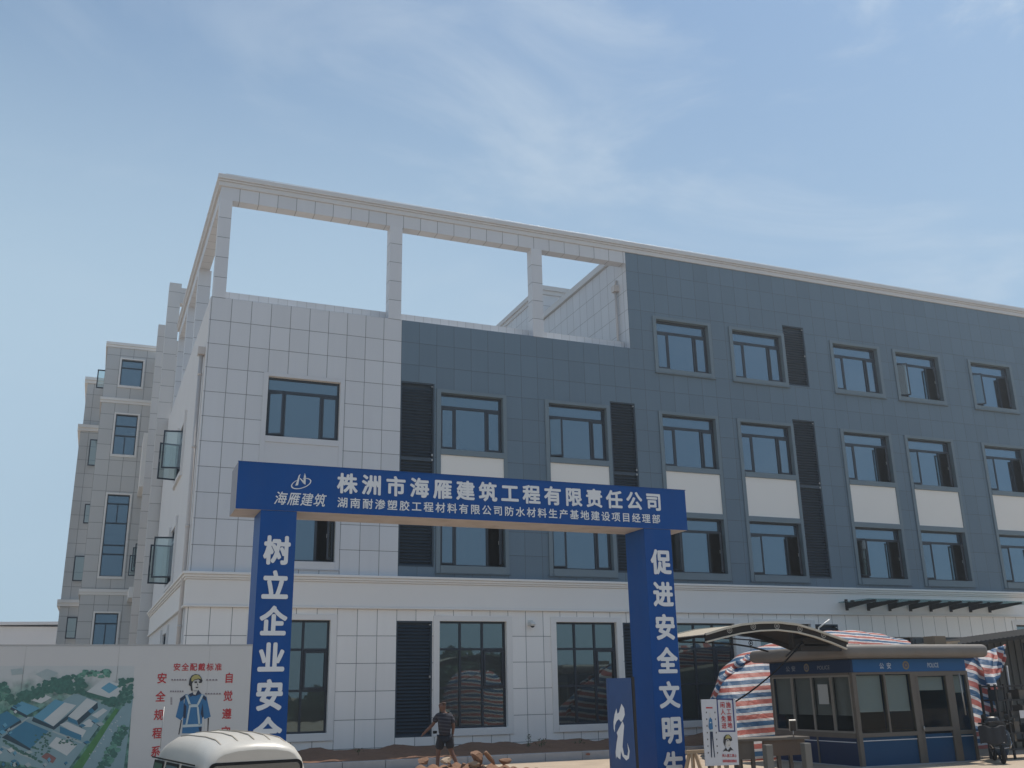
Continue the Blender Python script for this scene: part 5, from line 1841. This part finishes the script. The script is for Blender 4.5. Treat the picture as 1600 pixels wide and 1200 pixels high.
for y, nm in ((SY - .02, 'wheel'), (SY + 1.25, 'wheel')):
    mb = MB()
    mb.grid(lambda u, v: (SX + .05 * sin(v * 2 * pi), y + (.19 + .05 * cos(v * 2 * pi)) * cos(u * 2 * pi), .74 - .0 + (.19 + .05 * cos(v * 2 * pi)) * sin(u * 2 * pi)), 22, 10)
    wl_ = mb.build(nm, M['rubber'], sco)
    mb = MB(); mb.tube([(SX - .03, y, .74), (SX + .03, y, .74)], .12, n=16); mb.build('rim', M['steel'], wl_)
mb = MB(); loft(mb, [((SX, SY + .42, 1.12), .11, .05, 'y'), ((SX, SY + .7, 1.2), .15, .07, 'y'), ((SX, SY + 1.2, 1.26), .14, .06, 'y'), ((SX, SY + 1.35, 1.27), .08, .04, 'y')]); mb.build('seat', M['rubber'], sco)
mb = MB(); loft(mb, [((SX, SY + .5, .95), .13, .18, 'y'), ((SX, SY + .9, .98), .17, .2, 'y'), ((SX, SY + 1.4, 1.05), .12, .12, 'y')]); mb.box(SX - .17, SX + .17, SY + .1, SY + .6, .76, .82); mb.build('body', M['black_gloss'], sco)
mb = MB(); loft(mb, [((SX + .02, SY + 1.05, 1.28), .2, .1, 'y'), ((SX + .02, SY + 1.1, 1.45), .24, .2, 'z'), ((SX + .02, SY + 1.12, 1.6), .2, .16, 'z')]); mb.build('top_box', M['black_gloss'], sco)
mb = MB()      # quilted wind apron draped over the handlebar, dark
mb.grid(lambda u, v: (SX - .16 + .62 * u - .31 + .20 * (v) * 0, SY + .02 - .10 * sin(pi * u) - .06 * v + .02 * sin(u * 17), 1.40 - .42 * v + .03 * sin(u * 9)), 20, 10)
wa = mb.build('wind_apron', mat('apron_fabric', (.02, .02, .023), .75), sco)
md = wa.modifiers.new('thickness', 'SOLIDIFY'); md.thickness = .02

sco.rotation_euler.z = radians(-38)

# ------------------------------------------------------------ rubble heap
mb = MB()
def mound(u, v):
    x, y = 6.2 + 4.6 * u, 23.2 + 2.4 * v
    h = .40 * max(0, sin(pi * u)) ** .6 * max(0, sin(pi * v)) ** .7
    return (x, y, .42 + h * (1 - .35 * u) + .05 * sin(x * 7 + y * 3) + .04 * sin(x * 13 - y * 9))
mb.grid(mound, 46, 26)
tag(mb.build('soil_mound', mat('rubble_soil', (.20, .105, .062), .95, var=.4, scale=6, bump=.8, bscale=16)), kind='structure')


def rock(seed, c, s, rot):
    r = random.Random(seed)
    b = bmesh.new()
    bmesh.ops.create_cube(b, size=2)
    bmesh.ops.subdivide_edges(b, edges=b.edges[:], cuts=3, use_grid_fill=True)
    pl = [(Vector((r.gauss(0, 1), r.gauss(0, 1), r.gauss(0, 1))).normalized(), r.uniform(.55, .95)) for _ in range(12)]
    for v in b.verts:
        for n_, d_ in pl:
            e = v.co.dot(n_) - d_
            if e > 0: v.co -= n_ * e
        v.co += Vector((r.uniform(-.04, .04), r.uniform(-.04, .04), r.uniform(-.04, .04)))
    me = bpy.data.meshes.new('broken_slab'); b.to_mesh(me); b.free()
    o = bpy.data.objects.new('broken_slab', me)
    o.location = c; o.scale = tuple(q * (.68 if seed < 20 else .8) for q in s); o.rotation_euler = rot
    COL.objects.link(o)
    return o


RM = [mat('rock_tan', (.27, .165, .105), .9, var=.3, scale=6, bump=.5, bscale=18), mat('rock_brown', (.19, .105, .065), .9, var=.3, scale=6, bump=.5, bscale=18), mat('rock_pale', (.36, .275, .20), .9, var=.25, scale=6, bump=.5, bscale=18)]
big = [((746, 1183), (.36, .25, .20), (.3, .5, .4), 1, 'broad brown slab of rubble lying tilted at the middle of the heap'),
       ((765, 1184), (.34, .16, .05), (.2, .75, .5), 0, 'thin tan plate of rubble standing on edge at the right of the heap'),
       ((790, 1190), (.26, .2, .11), (.1, -.1, .2), 1, 'low brick coloured block at the right foot of the rubble heap'),
       ((697, 1188), (.24, .2, .10), (.2, -.2, .8), 2, 'pale lump of rubble at the feet of the walking man'),
       ((660, 1190), (.2, .2, .12), (.5, .2, 0), 1, 'brown lump of rubble left of the walking man'),
       ((742, 1196), (.3, .2, .12), (-.4, .5, .9), 2, 'pale flaked slab of rubble below the broad brown slab')]
for k, (px, s, ro, mi, lab) in enumerate(big):
    c = pt(px[0], px[1], 23.9)
    o = rock(k, c, s, ro); o.data.materials.append(RM[mi]); tag(o, lab, 'rubble', 'rubble in the heap')
rs_ = random.Random(8)
for k in range(26):
    u, v = rs_.uniform(.02, .98), rs_.uniform(.1, .6)
    p = mound(u, v)
    s = rs_.uniform(.05, .13)
    o = rock(50 + k, p, (s, s * rs_.uniform(.6, 1), s * rs_.uniform(.4, .8)), (rs_.random() * 3, rs_.random() * 3, rs_.random() * 3))
    o.data.materials.append(RM[k % 3]); tag(o, 'small broken stone strewn over the red soil of the rubble heap', 'rubble', 'small stones strewn on the heap')
o = rock(99, pt(918, 1178, 27.9), (.11, .05, .05), (0, 0, .1)); o.name = 'brick'; o.data.materials.append(mat('brick_red', (.22, .10, .07), .9)); tag(o, 'broken red brick lying against the kerb', 'brick')

# weeds on the soil bank
M['leaf'] = mat('weed_leaf', (.055, .085, .03), .7, var=.4, scale=9)
wr = random.Random(21)
for k, (px, py, h, lab) in enumerate(((826, 1160, .34, 'upright spiky weed growing at the wall below the dome camera'), (846, 1166, .22, 'low leafy weed spread on the soil below the dome camera'), (560, 1168, .15, 'tiny weed at the foot of the white wall near the louver door'), (905, 1166, .16, 'small weed on the soil close to the blue board'))):
    y = 29.8
    b_ = pt(px, py, y)
    zg = .70 + (y - 28.15) / 2.9 * .22
    mb = MB()
    for j in range(46 if k < 2 else 18):
        a = wr.random() * 2 * pi
        t = wr.random()
        spread = .1 if k == 0 else .3
        p = Vector((b_[0] + cos(a) * spread * (1 - t * .6) * wr.random(), y + sin(a) * spread * wr.random(), zg + h * t))
        d = Vector((cos(a), sin(a), wr.uniform(.2, 1.2))).normalized() * wr.uniform(.05, .09)
        s_ = Vector((-sin(a), cos(a), 0)) * .018
        mb.face([p, p + d * .5 + s_, p + d, p + d * .5 - s_])
    mb.tube([(b_[0], y, zg - .05), (b_[0] + .01, y, zg + h * .9)], .006, n=5)
    tag(mb.build('weed', M['leaf'], None, origin=(b_[0], y, zg)), lab, 'weed', 'weeds on the soil bank')

# ------------------------------------------------------------ walking man
PX, PY, PZ = 8.64, 26.0, .5
man = thing('person', (PX, PY, PZ), 'man in a dark striped T-shirt and dark shorts walking behind the rubble heap', 'person')


def skin_mesh(name, joints, edges, m, parent, sub=2, root=0):
    me = bpy.data.meshes.new(name)
    me.from_pydata([j[0] for j in joints], edges, [])
    o = bpy.data.objects.new(name, me)
    COL.objects.link(o)
    md = o.modifiers.new('skin', 'SKIN')
    md.use_smooth_shade = True
    for i, j in enumerate(joints):
        v = me.skin_vertices[0].data[i]
        r = j[1]
        v.radius = r if isinstance(r, tuple) else (r, r)
        v.use_root = (i == root)
    s = o.modifiers.new('sub', 'SUBSURF'); s.levels = sub; s.render_levels = sub
    dg = bpy.context.evaluated_depsgraph_get()
    nm = bpy.data.meshes.new_from_object(o.evaluated_get(dg))
    bpy.data.objects.remove(o)
    nm.name = name
    for p in nm.polygons: p.use_smooth = True
    nm.materials.clear(); nm.materials.append(m)
    r = bpy.data.objects.new(name, nm)
    COL.objects.link(r)
    r.parent = parent
    BASE[r.name] = BASE[parent.name]
    return r


M['skin'] = mat('tanned_skin', (.15, .075, .05), .55, var=.08)
# local frame: x right, y away from the camera, z up. Walking to the left and away.
J = [((0, 0, .95), .11), ((-.01, .0, 1.15), .10), ((-.02, .0, 1.34), .11), ((-.04, .0, 1.46), .075), ((-.055, .01, 1.52), .065), ((-.07, .01, 1.59), .095), ((-.075, .01, 1.66), .105), ((-.07, .01, 1.725), .075),
     ((-.19, .06, 1.40), .065), ((-.30, .12, 1.17), .046), ((-.46, .18, 1.02), .034), ((-.53, .2, .95), .028),
     ((.14, -.05, 1.40), .065), ((.21, -.08, 1.13), .048), ((.19, -.04, .90), .034), ((.18, -.02, .80), .028),
     ((-.08, .03, .88), .095), ((-.16, .08, .50), .066), ((-.20, .03, .12), .046), ((-.21, .03, .05), .044), ((-.32, .08, .035), .036),
     ((.08, -.03, .88), .095), ((.15, -.04, .52), .066), ((.30, -.12, .18), .046), ((.34, -.14, .09), .044), ((.26, -.08, .03), .036)]
Ed = [(0, 1), (1, 2), (2, 3), (3, 4), (4, 5), (5, 6), (6, 7), (2, 8), (8, 9), (9, 10), (10, 11), (2, 12), (12, 13), (13, 14), (14, 15), (0, 16), (16, 17), (17, 18), (18, 19), (19, 20), (0, 21), (21, 22), (22, 23), (23, 24), (24, 25)]
# fingers and thumbs
for wrist, d in ((11, Vector((-.07, .02, -.08))), (15, Vector((-.005, .02, -.11)))):
    base = Vector(J[wrist][0])
    for k in range(5):
        off = Vector((0, .016 * (k - 2), .0)) if k < 4 else Vector((.02, .035, .03))
        tip = base + d * (.75 + .12 * (1.5 - abs(k - 1.5)) if k < 4 else .5) + off * 1.4 + Vector((0, .012, .0))
        i = len(J)
        J.append((tuple(base + d * .35 + off), .010)); J.append((tuple(tip), .008))
        Ed += [(wrist, i), (i, i + 1)]
skin_mesh('body', J, Ed, M['skin'], man)
m, nt, b = new_mat('striped_shirt')
b.inputs['Roughness'].default_value = .85
geo = nt.nodes.new('ShaderNodeNewGeometry'); sp = nt.nodes.new('ShaderNodeSeparateXYZ'); nt.links.new(geo.outputs['Position'], sp.inputs[0])
t = math_node(nt, 'FRACT', math_node(nt, 'DIVIDE', math_node(nt, 'ADD', sp.outputs['Z'], math_node(nt, 'MULTIPLY', sp.outputs['X'], .12)), .085))
cr = nt.nodes.new('ShaderNodeValToRGB'); cr.color_ramp.interpolation = 'CONSTANT'
cr.color_ramp.elements[0].color = (.018, .02, .032, 1); cr.color_ramp.elements[1].position = .62; cr.color_ramp.elements[1].color = (.06, .06, .075, 1)
nt.links.new(t, cr.inputs['Fac']); nt.links.new(cr.outputs['Color'], b.inputs['Base Color'])
skin_mesh('shirt', [((0, 0, .86), (.20, .17)), ((-.01, 0, 1.06), (.195, .165)), ((-.02, 0, 1.28), (.205, .17)), ((-.035, 0, 1.43), (.12, .11)), ((-.19, .06, 1.40), .095), ((-.27, .105, 1.23), .085), ((.14, -.05, 1.40), .095), ((.20, -.075, 1.18), .088)],
          [(0, 1), (1, 2), (2, 3), (2, 4), (4, 5), (2, 6), (6, 7)], m, man)
skin_mesh('shorts', [((0, 0, .93), (.17, .15)), ((-.085, .03, .84), .13), ((-.15, .07, .54), .125), ((.085, -.03, .84), .13), ((.15, -.04, .56), .125)], [(0, 1), (1, 2), (0, 3), (3, 4)], mat('dark_shorts', (.014, .018, .028), .85), man)
skin_mesh('hair', [((-.062, -.008, 1.672), .107), ((-.062, -.008, 1.70), .096), ((-.065, .0, 1.718), .075)], [(0, 1), (1, 2)], mat('cropped_hair', (.07, .042, .032), .9), man)
for nm, js, es in (('ear', [((-.045, -.075, 1.645), .014), ((-.04, -.082, 1.665), .016), ((-.045, -.078, 1.685), .012)], [(0, 1), (1, 2)]), ('nose', [((-.155, .01, 1.665), .010), ((-.172, .01, 1.64), .015)], [(0, 1)])):
    skin_mesh(nm, js, es, M['skin'], man)
for y in (-.03, .05):
    mb = MB(); mb.grid(lambda u, v: (PX - .148 + .012 * sin(v * pi) * cos(u * 2 * pi), PY + y + .014 * sin(v * pi) * sin(u * 2 * pi), PZ + 1.672 + .010 * cos(v * pi)), 8, 6)
    mb.build('eye', M['rubber'], man)
for jx, jy, jz, dx in ((-.21, .03, .03, -.09), (.34, -.13, .045, -.08)):
    skin_mesh('shoe', [((jx + .03, jy, jz + .02), .05), ((jx + dx * .6, jy + .02, jz + .01), .048), ((jx + dx * 1.5, jy + .05, jz), .038)], [(0, 1), (1, 2)], M['rubber'], man)
mb = MB(); mb.obox((PX - .27, PY + .02, PZ + .99), (1, 0, 0), (0, 1, 0), (0, 0, 1), .05, .03, .035)
tag(mb.build('pouch', M['rubber'], None, bevel=.01, origin=(PX - .27, PY + .02, PZ + .96)), 'small dark pouch hanging at the left hip of the walking man', 'pouch')

# ------------------------------------------------------------ wood across the road (seen mirrored in the panes)
mb = MB()
tr = random.Random(4)
for k in range(13000):
    x = tr.uniform(-60, 90)
    hgt = 4.2 + 1.3 * sin(x * .21) + 1.2 * sin(x * .53 + 1) + .8 * sin(x * 1.3)
    y = -40 + tr.uniform(-3, 3)
    z = hgt * tr.random()
    s = tr.uniform(.3, .7)
    a, e = tr.random() * 2 * pi, tr.uniform(-.6, .9)
    u = Vector((cos(a), sin(a), 0)) * s
    v = Vector((-sin(a) * sin(e), cos(a) * sin(e), cos(e))) * s
    c = Vector((x, y, z))
    mb.face([c - u - v * .4, c + u * .2 - v, c + u + v * .3, c - u * .3 + v])
tag(mb.build('woodland', mat('woodland_leaf', (.045, .075, .03), .8, var=.5, scale=.8)), kind='stuff')

# ------------------------------------------------------------ thin air volume, added to lend the veil of sun glare
mb = MB()
mb.box(-60, 80, -60, 125, -1.2, 26)
hm = bpy.data.materials.new('haze')
hm.use_nodes = True
hn = hm.node_tree
hn.nodes.remove(hn.nodes['Principled BSDF'])
pv = hn.nodes.new('ShaderNodeVolumePrincipled')
pv.inputs['Color'].default_value = (.86, .93, 1.0, 1)
pv.inputs['Density'].default_value = 0.0015
pv.inputs['Anisotropy'].default_value = 0.65
hn.links.new(pv.outputs[0], hn.nodes['Material Output'].inputs['Volume'])
tag(mb.build('haze', hm), kind='stuff')
